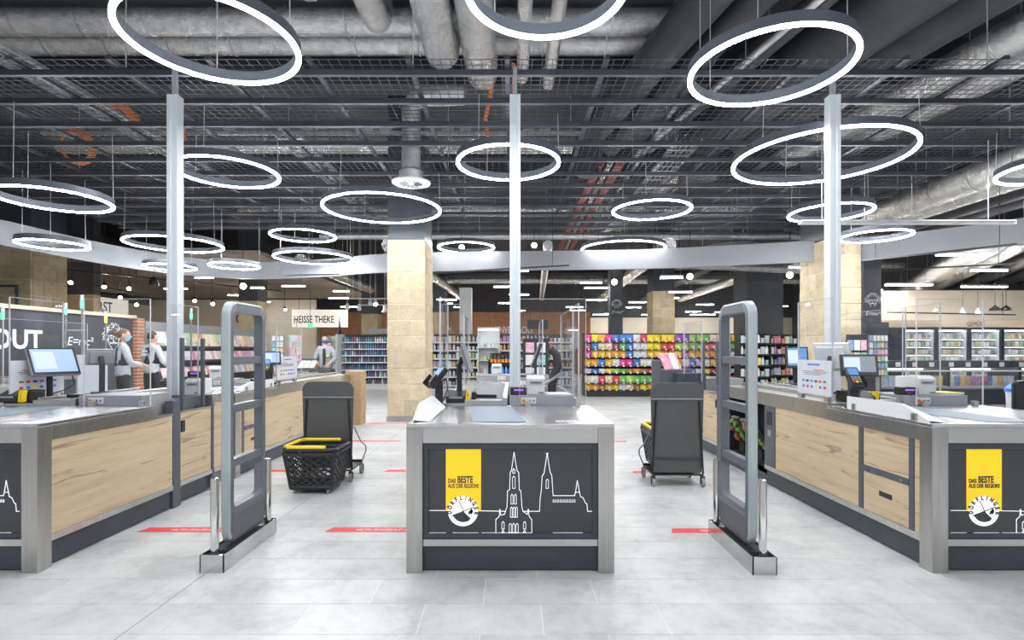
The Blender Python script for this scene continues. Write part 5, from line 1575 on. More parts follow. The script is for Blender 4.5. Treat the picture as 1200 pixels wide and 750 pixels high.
# -- snack wall
SNZ = [1.565, 1.335, 1.11, 0.855, 0.655, 0.365, 0.165]
snack = shelf_unit('long black shelf wall full of colourful snack bags right of the middle lane', 2.10, 15.3, 4.5, SNZ, 0.45, 1.82, mat=BLACK, back=BLACK, base_h=0.14, base_out=0.25, tb=0.006)
def bag_mesh(m):
    nx, nz = 5, 6; w, hgt = 0.103, 0.222; vs = []; fs = []
    for s in (-1, 1):
        for j in range(nz):
            for i in range(nx):
                u = i / (nx - 1) * 2 - 1; v = j / (nz - 1) * 2 - 1
                d = 0.034 * (1 - u * u) ** 0.5 * (1 - v ** 4) + 0.002
                vs.append((u * w * (1 - 0.06 * (1 - v * v)), s * d, (v + 1) / 2 * hgt))
    k = nx * nz
    for s in range(2):
        for j in range(nz - 1):
            for i in range(nx - 1):
                a = s * k + j * nx + i; fs.append((a, a + 1, a + nx + 1, a + nx))
    per = [i for i in range(nx)] + [j * nx + nx - 1 for j in range(1, nz)] + [(nz - 1) * nx + i for i in range(nx - 2, -1, -1)] + [j * nx for j in range(nz - 2, 0, -1)]
    for a, b in zip(per, per[1:] + per[:1]): fs.append((a, b, k + b, k + a))
    return MB().add(vs, fs).mesh('snack_bag', m, True)
BAGME = {k: bag_mesh(m) for k, m in BAGM.items()}
ROWS = [
 'magenta yellow orange magenta blue blue blue white red yellow yellow yellow yellow purple purple lime lime green cream cream gold gold',
 'plum blue cream cream plum green blue white white yellow yellow red red lime lime green green red red red green green',
 'magenta gold gold gold orange orange blue white white gold gold orange orange gold purple gold orange orange orange lilac lilac white',
 'orange orange blue gold white magenta magenta blue cream white purple purple orange orange white blue lilac white gold red red orange',
 'white blue white yellow lime green brown orange brown red blue purple white lilac purple blue white yellow red white blue white',
 'cream white red cream red green lime green green green blue white blue blue red brown lime lime red gold gold red',
 'gold orange brown gold yellow white cream brown yellow orange cream white red cream red white cream white red gold white red']
ROWN = ['top', 'second', 'third', 'fourth', 'fifth', 'sixth', 'bottom']
for ri, (z, cols) in enumerate(zip(SNZ, ROWS)):
    for i, c in enumerate(cols.split()):
        sc = (1.0, 1.0, 0.92) if ri not in (4,) else (1.0, 1.0, 0.55)
        if ri in (5, 6): sc = (1.05, 1.1, 0.95 if ri == 5 else 0.80)
        put('snack_bag', BAGME[c], snack, (0.115 + i * 0.203 + random.uniform(-.008, .008), 0.10 + random.uniform(0, .02), z + 0.007), (random.uniform(-.06, .0), random.uniform(-.04, .04), random.uniform(-.1, .1)),
            '%s snack bag on the %s snack shelf' % (c, ROWN[ri]), 'snack bag', '%s snack bags on the %s snack shelf' % (c, ROWN[ri]), sc, 'of its colour')

mb = MB()
for z in SNZ:
    for i in range(22): mb.box(0.09 + i * 0.203, 0.14 + i * 0.203, -0.018, -0.0145, z - 0.012, z + 0.024)
tag(obj('price_tags', mb, PAPER, snack), kind='stuff')

# -- white toiletry shelf left of the central pillar
DZ = [1.60, 1.37, 1.15, 0.915, 0.665, 0.42, 0.17]
deo = shelf_unit('white shelf of small dark bottles left of the central stone pillar', -5.78, 17.9, 1.75, DZ, 0.4, 1.86, mat=SHELFW, back=BLACK)
bot = MB().lathe([(0.026, 0), (0.028, 0.02), (0.028, 0.11), (0.015, 0.135), (0.017, 0.14), (0.016, 0.17)], n=8).mesh('bottle', TOILET, True)
for ri, z in enumerate(DZ):
    for i in range(22):
        s = random.uniform(0.85, 1.1)
        put('bottle', bot, deo, (0.06 + i * 0.078, 0.05, z + 0.002), (0, 0, i), 'small toiletry bottle on the %s shelf left of the central pillar' % ROWN[ri], 'bottle', 'toiletry bottles on the %s white shelf' % ROWN[ri], (1, 1, s))
ec = shelf_unit('narrow white end shelf left of the toiletry shelf', -6.22, 17.85, 0.36, [1.5, 1.22, 0.95, 0.68, 0.40], 0.35, 1.80, mat=SHELFW, back=SHELFW)
bx_me = MB().box(-0.13, 0.13, 0, 0.12, 0, 0.17).mesh('gift_box', GROC)
for z, wd in zip([1.5, 1.22, 0.95, 0.68, 0.40], ['top', 'second', 'third', 'fourth', 'bottom']):
    put('gift_box', bx_me, ec, (0.18, 0.04, z + 0.002), (0, 0, 0), 'boxed set on the %s board of the narrow end shelf' % wd, 'box', None)
t = thing('end_panel', 'white glazed end panel between the end shelf and the toiletry shelf', 'panel', (-5.83, 17.5, 0))
obj('frame', MB().box(0, 0.03, 0, 0.36, 0, 1.84), SHELFW, t); obj('window', MB().box(-0.004, 0.0, 0.08, 0.28, 0.9, 1.7), FROST, t)
tag(obj('shelf_header', MB().box(-4.85, -4.05, 17.95, 18.0, 1.89, 2.05), SHELFG), 'grey header board on top of the white toiletry shelf', 'sign')

# -- grocery gondola behind the middle lane
GZs = [1.58, 1.32, 1.06, 0.78, 0.48, 0.2]
gro = shelf_unit('grocery shelf glimpsed through the clear screens of the middle lane', -2.55, 16.8, 4.5, GZs, 0.42, 1.84, mat=SHELFW, back=ANTH)
pk = [MB().box(-0.05, 0.05, -0.03, 0.03, 0, 0.19).mesh('carton', GROC), MB().lathe([(0.036, 0), (0.038, 0.02), (0.038, 0.14), (0.016, 0.18), (0.016, 0.21)], n=8).mesh('jar', GROC, True), MB().cyl((0, 0, 0), (0, 0, 0.13), 0.042, n=10).mesh('tin', GROC)]
for ri, z in enumerate(GZs):
    for i in range(36):
        k = (i // 6 + ri) % 3
        put(['carton', 'jar', 'tin'][k], pk[k], gro, (0.08 + i * 0.124, 0.07, z + 0.002), (0, 0, random.uniform(-.15, .15)), '%s on the %s grocery board behind the middle lane' % (['printed carton', 'printed bottle', 'printed tin'][k], ROWN[ri]), 'grocery', '%ss on the %s grocery board' % (['carton', 'bottle', 'tin'][k], ROWN[ri]), (1, 1, random.uniform(0.85, 1.05)), ['carton', 'bottle', 'tin'][k])
# lit cooler
t = thing('cooler_shelf', 'bright white lit cooler behind the cream printer of the second middle counter', 'cooler', (-0.95, 14.6, 0))
obj('cabinet', MB().box(0, 0.6, 0.4, 0.45, 0, 1.9).box(0, 0.02, 0, 0.4, 0, 1.9).box(0.58, 0.6, 0, 0.4, 0, 1.9).box(0, 0.6, 0, 0.45, 1.9, 1.95), WHITE, t)
obj('light', MB().box(0.03, 0.57, 0.02, 0.05, 1.86, 1.89), FRIDGEL, t)
for z in (0.3, 0.7, 1.05, 1.4): obj('shelf_board', MB().box(0.02, 0.58, 0.02, 0.4, z - 0.02, z), WHITE, t)
cup = MB().lathe([(0.03, 0), (0.038, 0.1), (0.04, 0.105)], n=10).mesh('cup', DAIRY)
for z, wd in ((0.3, 'bottom'), (0.7, 'third'), (1.05, 'second'), (1.4, 'top')):
    for i in range(5):
        o = bpy.data.objects.new('cup', cup); o.location = (-0.95 + 0.1 + i * 0.1, 14.72, z + 0.002); link(o)
        tag(o, counted('yoghurt cup on the %s board of the lit cooler' % wd), 'cup', 'yoghurt cups on the %s cooler board' % wd)
# bottle display
t = thing('display_stand', 'dark display stand of bottles behind the second middle counter', 'display stand', (-0.55, 12.6, 0))
obj('upper_board', MB().box(0, 0.75, 0.2, 0.5, 0.95, 0.98), BLACK, t); obj('lower_board', MB().box(0, 0.75, 0, 0.3, 0.66, 0.69), BLACK, t)
obj('body', MB().box(0, 0.75, 0.5, 0.53, 0, 1.25).box(0, 0.75, 0.0, 0.5, 0, 0.1).box(-0.02, 0, 0, 0.5, 0, 1.1).box(0.75, 0.77, 0, 0.5, 0, 1.1), BLACK, t)
wine = [simple('bottle_dark', (0.02, 0.03, 0.02), 0.15), simple('label_orange', (0.85, 0.33, 0.06), 0.5), simple('bottle_blue', (0.08, 0.25, 0.60), 0.2)]
wm = MB().lathe([(0.036, 0), (0.036, 0.17), (0.014, 0.22), (0.014, 0.27)], n=10).lathe([(0.0372, 0.04), (0.0372, 0.12)], n=10, mi=1)
wme = wm.mesh('wine_bottle', [wine[0], wine[1]], True)
wme2 = MB().lathe([(0.034, 0), (0.034, 0.17), (0.014, 0.21), (0.014, 0.24)], n=10).mesh('water_bottle', wine[2], True)
for i in range(8):
    o = tag(bpy.data.objects.new('wine_bottle', wme), counted('dark bottle with orange label on the display stand'), 'bottle', 'orange labelled bottles on the display stand'); o.location = (-0.5 + i * 0.09, 12.9, 0.982); link(o)
    o = tag(bpy.data.objects.new('water_bottle', wme2), counted('blue bottle on the lower board of the display stand'), 'bottle', 'blue bottles on the display stand'); o.location = (-0.5 + i * 0.09, 12.75, 0.692); link(o)
# dark poster rack
t = thing('leaflet_rack', 'dark leaflet rack with pale sheets seen right of the central pole', 'rack', (0.28, 13.6, 0))
obj('frame', MB().box(0, 0.66, 0.03, 0.06, 0.3, 1.60).box(0, 0.03, -0.02, 0.06, 0, 1.62).box(0.63, 0.66, -0.02, 0.06, 0, 1.62).box(0, 0.66, -0.02, 0.06, 1.60, 1.63), BLACK, t)
for i in range(2):
    for j in range(3):
        obj('sheet', MB().box(0.07 + i * 0.29, 0.29 + i * 0.29, 0.015, 0.027, 0.62 + j * 0.32, 0.88 + j * 0.32), [CARDS, PAPER][(i + j) % 2], t)

# -- magazine racks along the left wall, facing +X
mr = thing('magazine_rack', 'long grey magazine rack along the left wall behind the woman in the vest', 'magazine rack', (-8.45, 12.35, 0), PI / 2)
Lm = 5.2
obj('back_panel', MB().box(0, Lm, 0.10, 0.14, 0, 2.0), SHELFG, mr); obj('base', MB().box(0, Lm, -0.35, 0.1, 0, 0.45), SHELFG, mr)
MZ = [1.38, 1.02, 0.62]
for z, yb in zip(MZ, (0.0, -0.13, -0.26)):
    obj('shelf_board', MB().box(0, Lm, yb - 0.06, 0.1, z - 0.02, z), SHELFG, mr); obj('front_lip', MB().box(0, Lm, yb - 0.07, yb - 0.06, z - 0.02, z + 0.05), ANTH, mr)
mg = MB().box(-0.1, 0.1, -0.005, 0.005, 0, 0.285).mesh('magazine', MAGAZ)
for ri, (z, yb) in enumerate(zip(MZ, (0.0, -0.13, -0.26))):
    for i in range(34):
        for k in range(2 if ri == 0 else 1):
            put('magazine', mg, mr, (0.12 + i * 0.15, yb - 0.04 + 0.03 * k, z + 0.004 + 0.11 * k), (-0.28, 0, random.uniform(-.06, .06)), 'magazine in the %s row of the left wall rack' % (['top', 'middle', 'bottom'][ri] if k == 0 else 'raised top'), 'magazine', 'magazines in the %s row of the left wall rack' % ['top', 'middle', 'bottom'][ri])

# -- card stand, leaflet stand on the left
def card_rack(label, X, Y, w, zb, zt, nx, nz, me_w, me_h, header=None, pole=True, rz=0.0, cardlab='card', frame=BLACK):
    t = thing('card_rack', label, 'card rack', (X, Y, 0), rz)
    obj('board', MB().box(0, w, 0.02, 0.05, zb, zt), frame, t)
    obj('foot', MB().box(0.02, w - 0.02, -0.15, 0.2, 0, 0.03).box(w / 2 - 0.03, w / 2 + 0.03, 0.025, 0.06, 0.03, zb), frame, t)
    cm = MB().box(-me_w / 2, me_w / 2, -0.004, 0.004, 0, me_h).mesh('card', CARDS)
    pk_ = MB().box(0.0, w, -0.02, 0.02, -0.01, 0.0).mesh('pocket', frame)
    for j in range(nz):
        z = zb + (zt - zb) * j / nz + 0.012
        obj('pocket', pk_, None, t, loc=(0, 0, z))
        for i in range(nx):
            put('card', cm, t, (w * (i + 0.5) / nx, 0.006, z + 0.001), (-0.04, 0, 0), cardlab + ', %s row from below' % nth(j + 1), 'card', cardlab + 's')
    if header:
        obj('header', MB().box(-0.01, w + 0.01, 0.0, 0.03, zt, zt + header), ANTH, t)
    return t
card_rack('black rack of greeting cards in front of the right stone pillar', 6.10, 9.62, 0.36, 0.86, 1.53, 3, 3, 0.105, 0.19, 0.08, cardlab='greeting card in the black pillar rack')
card_rack('tall rack of small gift cards right of the right stone pillar', 6.86, 10.15, 0.36, 0.84, 1.62, 5, 6, 0.055, 0.10, 0.24, cardlab='small gift card in the tall rack', frame=GREYP)
card_rack('grey rack of postcards left of the person in the grey shirt', -6.36, 14.0, 0.31, 0.75, 1.72, 3, 6, 0.085, 0.13, None, cardlab='postcard in the grey rack on the left', frame=SHELFG)
card_rack('second rack of pale cards beside the grey postcard rack', -6.04, 14.3, 0.32, 0.75, 1.72, 4, 6, 0.066, 0.12, None, cardlab='pale card in the second rack on the left', frame=SHELFW)
t = thing('leaflet_stand', 'dark stand with slanted leaflets in front of the person in the grey shirt', 'stand', (-4.75, 12.35, 0))
obj('body', MB().box(0, 0.5, 0, 0.35, 0, 0.88), ANTH, t)
obj('slope', MB().prism([(-0.02, 0.86), (0.34, 1.12), (0.34, 1.10), (0.0, 0.84)], 'X', -0.3, 0.1), ANTH, t)
for i in range(3):
    o = tag(obj('leaflet', MB().box(-0.06, 0.06, 0.02, 0.30, 0.0, 0.004), MAGAZ, loc=(-4.96 + 0.135 * i, 12.35, 0.895), rot=(0.625, 0, 0)), counted('colourful leaflet on the slanted stand'), 'leaflet', 'leaflets on the slanted stand')
card_rack('rack with pale parcels right behind the person in the grey shirt', -5.27, 14.6, 0.30, 0.6, 1.55, 2, 6, 0.12, 0.12, None, cardlab='parcel card right of the grey-shirted person', frame=ANTH)

# -- shelves right of the snack wall
RZ = [1.5, 1.22, 0.94, 0.66, 0.38]
for X, Y, w, lab, short in ((5.75, 13.3, 0.75, 'dark shelf of sweets seen through the right security gate', 'sweets shelf'), (6.68, 14.1, 0.95, 'black shelf of mixed goods behind the deep blue till screen', 'mixed shelf')):
    s = shelf_unit(lab, X, Y, w, RZ, 0.35, 1.75, mat=BLACK, back=BLACK)
    for ri, z in enumerate(RZ):
        for i in range(int(w / 0.105)):
            k = (i + ri) % 3
            put(['carton', 'jar', 'tin'][k], pk[k], s, (0.06 + i * 0.105, 0.07, z + 0.002), (0, 0, random.uniform(-.2, .2)), 'small pack on the %s board of the %s' % (['top', 'second', 'third', 'fourth', 'bottom'][ri], short), 'pack', 'packs on the %s board of the %s' % (['top', 'second', 'third', 'fourth', 'bottom'][ri], short))

# -- refrigerated wall on the right
structure('wall_fridge', MB().box(9.6, 18, 15.75, 15.9, 0, 3.1), CREAMW)
structure('trim_3', MB().box(9.8, 18, 14.95, 15.75, 1.97, 2.17), BEIGE)
lettering('GEMÜSE', 0.17, PRINT_D, bpy.data.objects['trim_3'], (12.85, 14.945, 2.0), xs=0.8)
tag(obj('cabinet_side', MB().box(10.66, 11.06, 14.9, 15.72, 0, 1.96), ANTH, bev=0.01), 'dark blank cabinet left of the refrigerator doors', 'cabinet')
dp = [MB().box(-0.05, 0.05, -0.04, 0.04, 0, 0.10).mesh('dairy_pack', DAIRY), MB().lathe([(0.04, 0), (0.045, 0.09), (0.046, 0.095)], n=8).mesh('dairy_tub', DAIRY)]
for b in range(5):
    X = 11.10 + b * 0.93
    wd = ['first', 'second', 'third', 'fourth', 'fifth'][b]
    t = thing('refrigerator', '%s glass-door refrigerator from the left in the right back wall' % wd, 'refrigerator', (X, 15.0, 0))
    obj('cabinet', MB().box(0, 0.91, 0.65, 0.72, 0, 1.96).box(0, 0.03, 0.02, 0.65, 0, 1.96).box(0.88, 0.91, 0.02, 0.65, 0, 1.96).box(0, 0.91, 0.02, 0.65, 1.9, 1.96).box(0, 0.91, 0, 0.65, 0, 0.5), WHITE, t)
    d = obj('door', MB().box(0.0, 0.045, -0.03, 0.018, 0.5, 1.96).box(0.865, 0.91, -0.03, 0.018, 0.5, 1.96).box(0.045, 0.865, -0.03, 0.018, 1.89, 1.96).box(0.045, 0.865, -0.03, 0.018, 0.5, 0.57), ANTH, t)
    obj('door_glass', MB().box(0.045, 0.865, -0.012, -0.006, 0.57, 1.89), ACRYL, d)
    obj('light', MB().box(0.05, 0.86, 0.10, 0.13, 1.86, 1.89), FRIDGEL, t)
    for j, z in enumerate((0.62, 0.98, 1.19, 1.42, 1.64)):
        obj('shelf_board', MB().box(0.04, 0.87, 0.1, 0.65, z - 0.02, z), WHITE, t)
        obj('shelf_light', MB().box(0.05, 0.86, 0.10, 0.115, z - 0.03, z - 0.021), FRIDGEL, t)
        obj('price_rail', MB().box(0.04, 0.87, 0.09, 0.098, z - 0.025, z + 0.012), WHITE, t)
        for i in range(7):
            o = bpy.data.objects.new('dairy_pack', dp[(i // 2 + j + b) % 2]); o.location = (X + 0.12 + i * 0.112, 15.18, z + 0.002); o.scale = (1, 1, 1.45); link(o)
            tag(o, counted('chilled pack on board %s of the %s refrigerator' % (['one', 'two', 'three', 'four', 'five'][j] + ' from below', wd)), 'chilled pack', 'chilled packs on board %d of the %s refrigerator' % (j + 1, wd))
for b in range(4):
    X = 8.95 + b * 1.75
    wd = ['first', 'second', 'third', 'fourth'][b]
    t = thing('chest_freezer', '%s open chest cooler from the left in front of the refrigerators' % wd, 'cooler', (X, 12.9, 0))
    obj('base', MB().box(0, 1.72, 0, 0.9, 0.02, 0.42), ANTH, t); obj('bumper', MB().cyl((0, -0.01, 0.40), (1.72, -0.01, 0.40), 0.03, n=8), GREYP, t)
    obj('inside', MB().box(0.02, 1.7, 0.05, 0.85, 0.421, 0.45), WHITE, t)
    obj('front_glass', MB().box(0, 1.72, 0.0, 0.008, 0.42, 0.80), ACRYL, t)
    obj('light', MB().box(0.03, 1.69, 0.80, 0.84, 0.82, 0.85), FRIDGEL, t)
    obj('top_rail', MB().box(0, 1.72, -0.01, 0.03, 0.80, 0.835), SHELFW, t)
    obj('upper_deck', MB().box(0, 1.72, 0.3, 0.9, 0.88, 1.06).box(0, 0.03, 0.05, 0.9, 0.45, 0.9).box(1.69, 1.72, 0.05, 0.9, 0.45, 0.9), ANTH_L, t)
    for i in range(4): obj('price_card', MB().box(0.2 + i * 0.42, 0.32 + i * 0.42, 0.296, 0.2995, 0.91, 1.02), PAPER, t)
    fp = MB().box(-0.06, 0.06, -0.03, 0.03, 0, 0.24).mesh('frozen_pack', GROC)
    for i in range(12):
        o = bpy.data.objects.new('frozen_pack', fp); o.location = (X + 0.12 + i * 0.134, 13.05, 0.452); link(o)
        tag(o, counted('packet standing in the %s open chest cooler' % wd), 'packet', 'packets in the %s chest cooler' % wd)
# signs of animals above: pendant lamps in front of the cream wall
for px, lab in ((1128, 'left of two small white pendant lamps above the refrigerators'), (1146, 'right of two small white pendant lamps above the refrigerators')):
    p = P(px, 369, 14.5); t = thing('pendant_lamp', lab, 'pendant lamp', p)
    obj('shade', MB().lathe([(0.09, 0), (0.08, 0.03), (0.02, 0.17), (0.01, 0.2)], n=16), WHITE, t, smooth=True); obj('cord', MB().cyl((0, 0, 0.19), (0, 0, 6.05 - p.z), 0.006, n=5), BLACK, t)
for px, lab in ((1166, 'left of two black pendant lamps above the refrigerators'), (1179, 'right of two black pendant lamps above the refrigerators')):
    p = P(px, 364, 14.3); t = thing('pendant_lamp', lab, 'pendant lamp', p)
    obj('shade', MB().lathe([(0.13, 0), (0.12, 0.06), (0.03, 0.12), (0.015, 0.15)], n=16), BLACK, t, smooth=True); obj('cord', MB().cyl((0, 0, 0.14), (0, 0, 6.05 - p.z), 0.006, n=5), BLACK, t)

# -- signs
lettering('UNVERPACKT', 0.50, PRINT_W, bpy.data.objects['wall_brown'], (-0.92, 28.99, 2.26), xs=0.66, bold=0.008)
lettering('BOTTOM', 0.46, PRINT_W, bpy.data.objects['wall_brown'], (-4.25, 28.99, 2.28), xs=0.48, bold=0.006)
t = thing('lit_sign', 'long lit white sign board with dark lettering, centre-left above the postcard racks', 'sign', (-10.15, 24.4, 2.38))
obj('board', MB().box(0, 2.55, 0, 0.12, 0, 0.80), SIGNW, t); obj('hanger_rod', MB().cyl((0.3, 0.06, 0.8), (0.3, 0.06, 1.37), 0.01, n=5).cyl((2.2, 0.06, 0.8), (2.2, 0.06, 1.37), 0.01, n=5), BLACK, t); lettering('HEISSE THEKE', 0.46, PRINT_D, t, (0.08, -0.004, 0.20), xs=0.66, bold=0.008)
t = thing('lit_sign', 'lit white board with dark lettering high on the left wall', 'sign', (-16.9, 20.3, 2.55))
obj('board', MB().box(-0.08, 0.0, 0, 3.0, 0, 0.95), SIGNW, t); lettering('IRST', 0.60, PRINT_D, t, (0.006, 1.15, 0.36), RL, xs=0.8, bold=0.008)
lettering('CH', 0.55, PRINT_D, bpy.data.objects['wall_cream'], (-13.05, 24.99, 2.62), xs=0.75, bold=0.01)
tag(obj('hanging_sign', MB().box(0.75, 1.75, 26.0, 26.05, 2.35, 2.8).cyl((0.9, 26.02, 2.8), (0.9, 26.02, 6.05), 0.01, n=5).cyl((1.6, 26.02, 2.8), (1.6, 26.02, 6.05), 0.01, n=5), ANTH), 'dark hanging sign board in front of the brown wall', 'sign')
tag(obj('exit_sign', MB().box(-8.3, -8.1, 21.5, 21.53, 2.24, 2.4, 0).cyl((-8.2, 21.515, 2.4), (-8.2, 21.515, 3.75), 0.01, n=5, mi=1), [EXITG, BLACK]), 'green exit sign below the lit lettering board', 'sign')
t = thing('wall_frame', 'dark square pipe frame on the left stone pillar', 'frame', (-11.86, 12.13, 2.18))
obj('bars', MB().tube([(-0.3, 0, 0), (-0.3, 0, 0.62), (0.50, 0, 0.62), (0.50, 0, 0), (-0.3, 0, 0)], 0.035, 8), ANTH, t)
t = thing('tower_ornament', 'small dark pointed lattice tower standing on the toiletry shelf end', 'ornament', (-5.9, 18.1, 1.862))
obj('tower', MB().lathe([(0.11, 0), (0.05, 0.12), (0.03, 0.28), (0.008, 0.6)], n=4), BLACK, t)

# ================================================================== LAMPS OF THE STORE
def linear_lamp(p0, p1, label, drop=True):
    p0 = Vector(p0); p1 = Vector(p1)
    t = thing('linear_lamp', label, 'linear lamp', p0)
    d = p1 - p0
    u = d.normalized(); n_ = Vector((-u.y, u.x, 0)) * 0.026
    def slab(z0, z1, k):
        vs = [(n_ * k), (-n_ * k), d - n_ * k, d + n_ * k]
        return MB().prism([(v.x, v.y) for v in vs], 'Z', z0, z1)
    obj('housing', slab(0.006, 0.05, 1.15), WHITE, t)
    obj('diffuser', slab(-0.012, 0.006, 1.0), LEDBAR, t)
    mb = MB()
    for f in (0.15, 0.85):
        q = d * f; mb.cyl((q.x, q.y, 0.05), (q.x, q.y, (3.75 if p0.x < -6.4 and 13.4 < p0.y < 25 else 6.05) - p0.z), 0.005, n=5)
    obj('suspension_cable', mb, BLACK, t)
    return t
def lamp_px(px0, px1, py, Y, label): linear_lamp(P(px0, py, Y), P(px1, py, Y), label)
lamp_px(606, 619, 317.5, 11.9, 'linear lamp just right of the central pole, below the fascia')
lamp_px(229, 250, 325.5, 14.0, 'linear lamp just right of the left pole, below the fascia')
lamp_px(294, 309, 337.5, 15.0, 'linear lamp right of the bright left spotlight')
lamp_px(680, 705, 331.5, 14.5, 'linear lamp left of the middle bright spotlight')
lamp_px(391, 409, 341.5, 15.5, 'linear lamp left of the central stone pillar')
lamp_px(774, 800, 325.5, 12.6, 'linear lamp left of the second bright spotlight on the right')
lamp_px(1098, 1145, 299.0, 10.9, 'linear lamp below the right fascia, nearer of the two')
lamp_px(1138, 1180, 317.0, 12.2, 'linear lamp below the right fascia, lower of the two')
lamp_px(1034, 1062, 342.5, 15.5, 'linear lamp right of the right stone pillar')
lamp_px(925, 937, 313.5, 12.4, 'short linear lamp at the left edge of the right stone pillar')
lamp_px(1044, 1070, 353.0, 18.0, 'linear lamp right of the right stone pillar, lower one')
for k, X in enumerate((5.0, 8.0, 11.0, 14.0)):  # extra lamps, added only to brighten the dim far cream wall
    linear_lamp((X, 32.6, 3.5), (X + 1.5, 32.6, 3.5), '%s added linear lamp from the left brightening the far cream wall' % ['first', 'second', 'third', 'fourth'][k])
for k, (X, Y) in enumerate(((9.6, 13.6), (11.9, 14.0), (14.0, 13.6))):
    linear_lamp((X, Y, 3.0), (X + 1.2, Y, 3.0), '%s linear lamp from the left over the chest coolers' % ['first', 'second', 'third'][k])
for k, (y_, z_, r_, m_) in enumerate(((15.2, 4.6, 0.10, SPRINK), (18.3, 4.3, 0.16, FOIL), (20.0, 4.75, 0.07, SPRINK), (22.0, 4.5, 0.14, DARKDUCT), (24.4, 4.55, 0.18, FOIL))):
    duct([(-5.5, y_, z_), (13.5, y_, z_)], r_, m_, '%s cross pipe from the front in the dark store ceiling' % ['first', 'second', 'third', 'fourth', 'fifth'][k], n=12, name='air_pipe', cat='pipe')
for k, (x_, r_) in enumerate(((-3.1, 0.16), (0.9, 0.12), (3.9, 0.2), (6.1, 0.14), (8.0, 0.18))):
    duct([(x_, 13.2, 3.95), (x_ + 0.6, 27.0, 3.95)], r_, [FOIL, SPRINK, FOIL, DARKDUCT, FOIL][k], '%s pipe from the left running back under the store ceiling' % ['first', 'second', 'third', 'fourth', 'fifth'][k], n=12, name='air_pipe', cat='pipe')
mats_rows = 0
for j, Y in enumerate((17.5, 20.5, 23.5, 26.5, 30.0)):
    for i, X in enumerate((-11.5, -7.6, -3.4, -0.6, 2.4, 5.2, 8.2, 11.5)):
        linear_lamp((X + 0.5 * (j % 2), Y, 3.35 + 0.12 * math.sin(i * 2.3 + j)), (X + 0.5 * (j % 2) + 0.75, Y, 3.35 + 0.12 * math.sin(i * 2.3 + j)), '%s linear lamp from the left in the %s row of the store ceiling' % (['first', 'second', 'third', 'fourth', 'fifth', 'sixth', 'seventh', 'eighth'][i], ['first', 'second', 'third', 'fourth', 'last'][j]))

def spot(p, aim, label, shell=BLACK, lit=True, size=1.0, top=None, emit=SPOTE):
    p = Vector(p)
    t = thing('spotlight', label, 'spotlight', p)
    a = (Vector(aim) - p).normalized()
    s = size
    obj('head', MB().cyl(-a * 0.10 * s, a * 0.05 * s, 0.042 * s, 0.052 * s, n=14), shell, t, smooth=True)
    if lit: obj('lens', MB().cyl(a * 0.05 * s, a * 0.056 * s, 0.042 * s, n=14), emit, t)
    zt = (top if top is not None else 6.05) - p.z
    obj('arm', MB().cyl(-a * 0.05, (-a.x * 0.05, -a.y * 0.05, zt), 0.008, n=6), shell, t)
    return t
CAM = (0, 0, H)
for px, py, Y, lab in ((285, 335.5, 12.95, 'bright spotlight below the fascia above the left gate'), (541, 290, 14.5, 'bright spotlight seen through the ring light beside the central pillar'), (626, 287.5, 14.5, 'bright spotlight just right of the central pole'),
                       (720, 330.5, 14.0, 'bright spotlight above the left end of the snack wall'), (808.5, 324, 13.5, 'bright spotlight above the right end of the snack wall'), (925.5, 322.5, 12.6, 'bright spotlight at the left edge of the right stone pillar')):
    spot(P(px, py, Y), CAM, lab, size=1.6)
def track(a, b, label, mat=BLACK, top=6.05):
    a = Vector(a); b = Vector(b); d = b - a
    t = thing('lighting_track', label, 'lighting track', a)
    obj('rail', MB().cyl((0, 0, 0), d, 0.022, n=4), mat, t)
    mb = MB()
    for f in (0.1, 0.9):
        q = d * f; mb.cyl(q, (q.x, q.y, top - a.z), 0.006, n=5)
    obj('hanger_rod', mb, mat, t)
    return t
track(P(44, 313, 12.9), P(330, 341, 16.0), 'long black lighting track below the left fascia')
track(P(44, 342, 15.5), P(150, 345, 16.0), 'short black lighting track left of the lit lettering')
track(P(95, 331, 14.0), P(200, 352, 15.5), 'black lighting track behind the left pole')
track(P(480, 321.5, 11.0), P(667, 311, 10.6), 'black lighting track running past the central pole under the fascia')
track(P(320, 323, 11.6), P(398, 321.5, 11.6), 'black lighting track left of the central pillar under the fascia')
track(P(1010, 305.5, 9.6), P(1192, 286, 8.3), 'black lighting track following the right fascia')
track(P(1010, 318, 11.5), P(1190, 309, 10.4), 'second black lighting track behind the right fascia')
track(P(1040, 366, 14.2), P(1190, 369, 14.2), 'black lighting track above the refrigerators')
sl = [(72, 328.5, 13.5, 'left of two lit track spotlights near the left pillar'), (83, 330, 13.5, 'right of two lit track spotlights near the left pillar'), (122, 335, 14.2, 'lit track spotlight above the lit lettering board'), (57, 345, 15.4, 'lit track spotlight lowest beside the left pillar'),
      (151, 337, 14.6, 'lit track spotlight left of the left pole, upper one'), (141, 347.5, 15.0, 'lit track spotlight left of the left pole, lower one'), (160, 356, 15.4, 'lit track spotlight left of the left pole, lowest one'), (228, 351.5, 15.6, 'lit track spotlight right of the left pole'), (249, 355, 15.8, 'lit track spotlight above the left security gate'), (334, 362, 20.0, 'lit spotlight left of the lit lettering board with dark words')]
for px, py, Y, lab in sl:
    p = P(px, py, Y); spot(p, p + Vector((0.5, -0.7, -0.6)), lab, size=1.1)
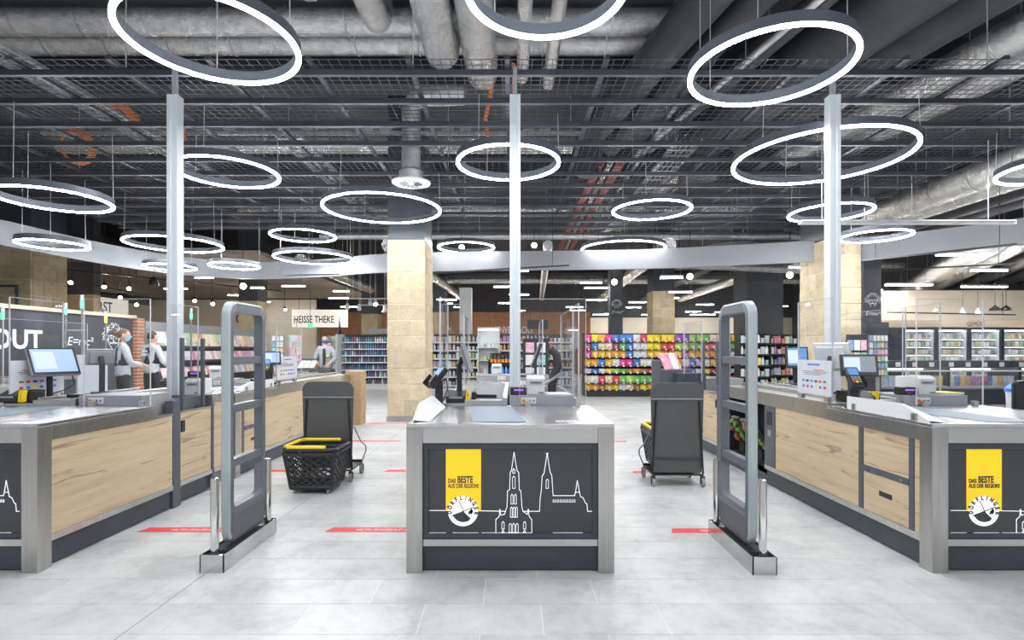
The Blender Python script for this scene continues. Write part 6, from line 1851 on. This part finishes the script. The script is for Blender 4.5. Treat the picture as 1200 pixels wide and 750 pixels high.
track(P(409, 350, 17.0), P(458, 350, 17.0), 'white lighting track left of the central pillar, upper', WHITE)
track(P(419, 357.5, 17.2), P(458, 357.5, 17.2), 'white lighting track left of the central pillar, lower', WHITE)
for px, py, lab in ((407, 360, 'white track spotlight left of the white track, low'), (434, 354, 'white track spotlight left of a lit one on the upper white track'), (440, 355, 'lit white track spotlight on the upper white track'), (421, 361, 'white track spotlight on the lower white track, left one'), (451, 363, 'white track spotlight on the lower white track, right one')):
    p = P(px, py, 17.0); spot(p, p + Vector((0.2, -0.6, -0.8)), lab, WHITE, px == 440, 1.3)
# hanging vent bells
for px, py, Y, lab in ((180, 331, 12.5, 'black bell loudspeaker hanging left of the left pole'), (1018, 328, 12.5, 'black bell loudspeaker hanging right of the right stone pillar')):
    p = P(px, py, Y); t = thing('hanging_speaker', lab, 'speaker', p)
    obj('bell', MB().lathe([(0.11, -0.08), (0.10, 0.03), (0.05, 0.11), (0.02, 0.13)], n=16), BLACK, t, smooth=True); obj('cord', MB().cyl((0, 0, 0.12), (0, 0, 6.05 - p.z), 0.006, n=5), BLACK, t)

# lane signal lamps
for px, ztop, Y, m, lab in ((96, 2.16, 8.0, GREENL, 'tall signal lamp lit green left of the woman in the vest'), (77, 2.16, 9.4, GREENL, 'slimmer signal lamp lit green behind the big left monitor'), (124, 1.99, 9.0, AMBERL, 'signal lamp lit amber right in front of the chalk portrait'),
                            (224, 2.10, 9.8, GREENL, 'signal lamp lit green right of the left pole'), (3, 2.0, 8.2, GREENL, 'signal lamp lit green at the left edge')):
    X = (px - 600) * Y / 620
    t = thing('signal_lamp', lab, 'signal lamp', (X, Y, 0))
    obj('pole', MB().cyl((0, 0, 0), (0, 0, ztop - 0.2), 0.014, n=12), CHROME, t, smooth=True)
    obj('lamp', MB().cyl((0, 0, ztop - 0.2), (0, 0, ztop - 0.09), 0.022, n=12), m, t); obj('cap', MB().cyl((0, 0, ztop - 0.08), (0, 0, ztop), 0.023, n=12), WHITE, t)
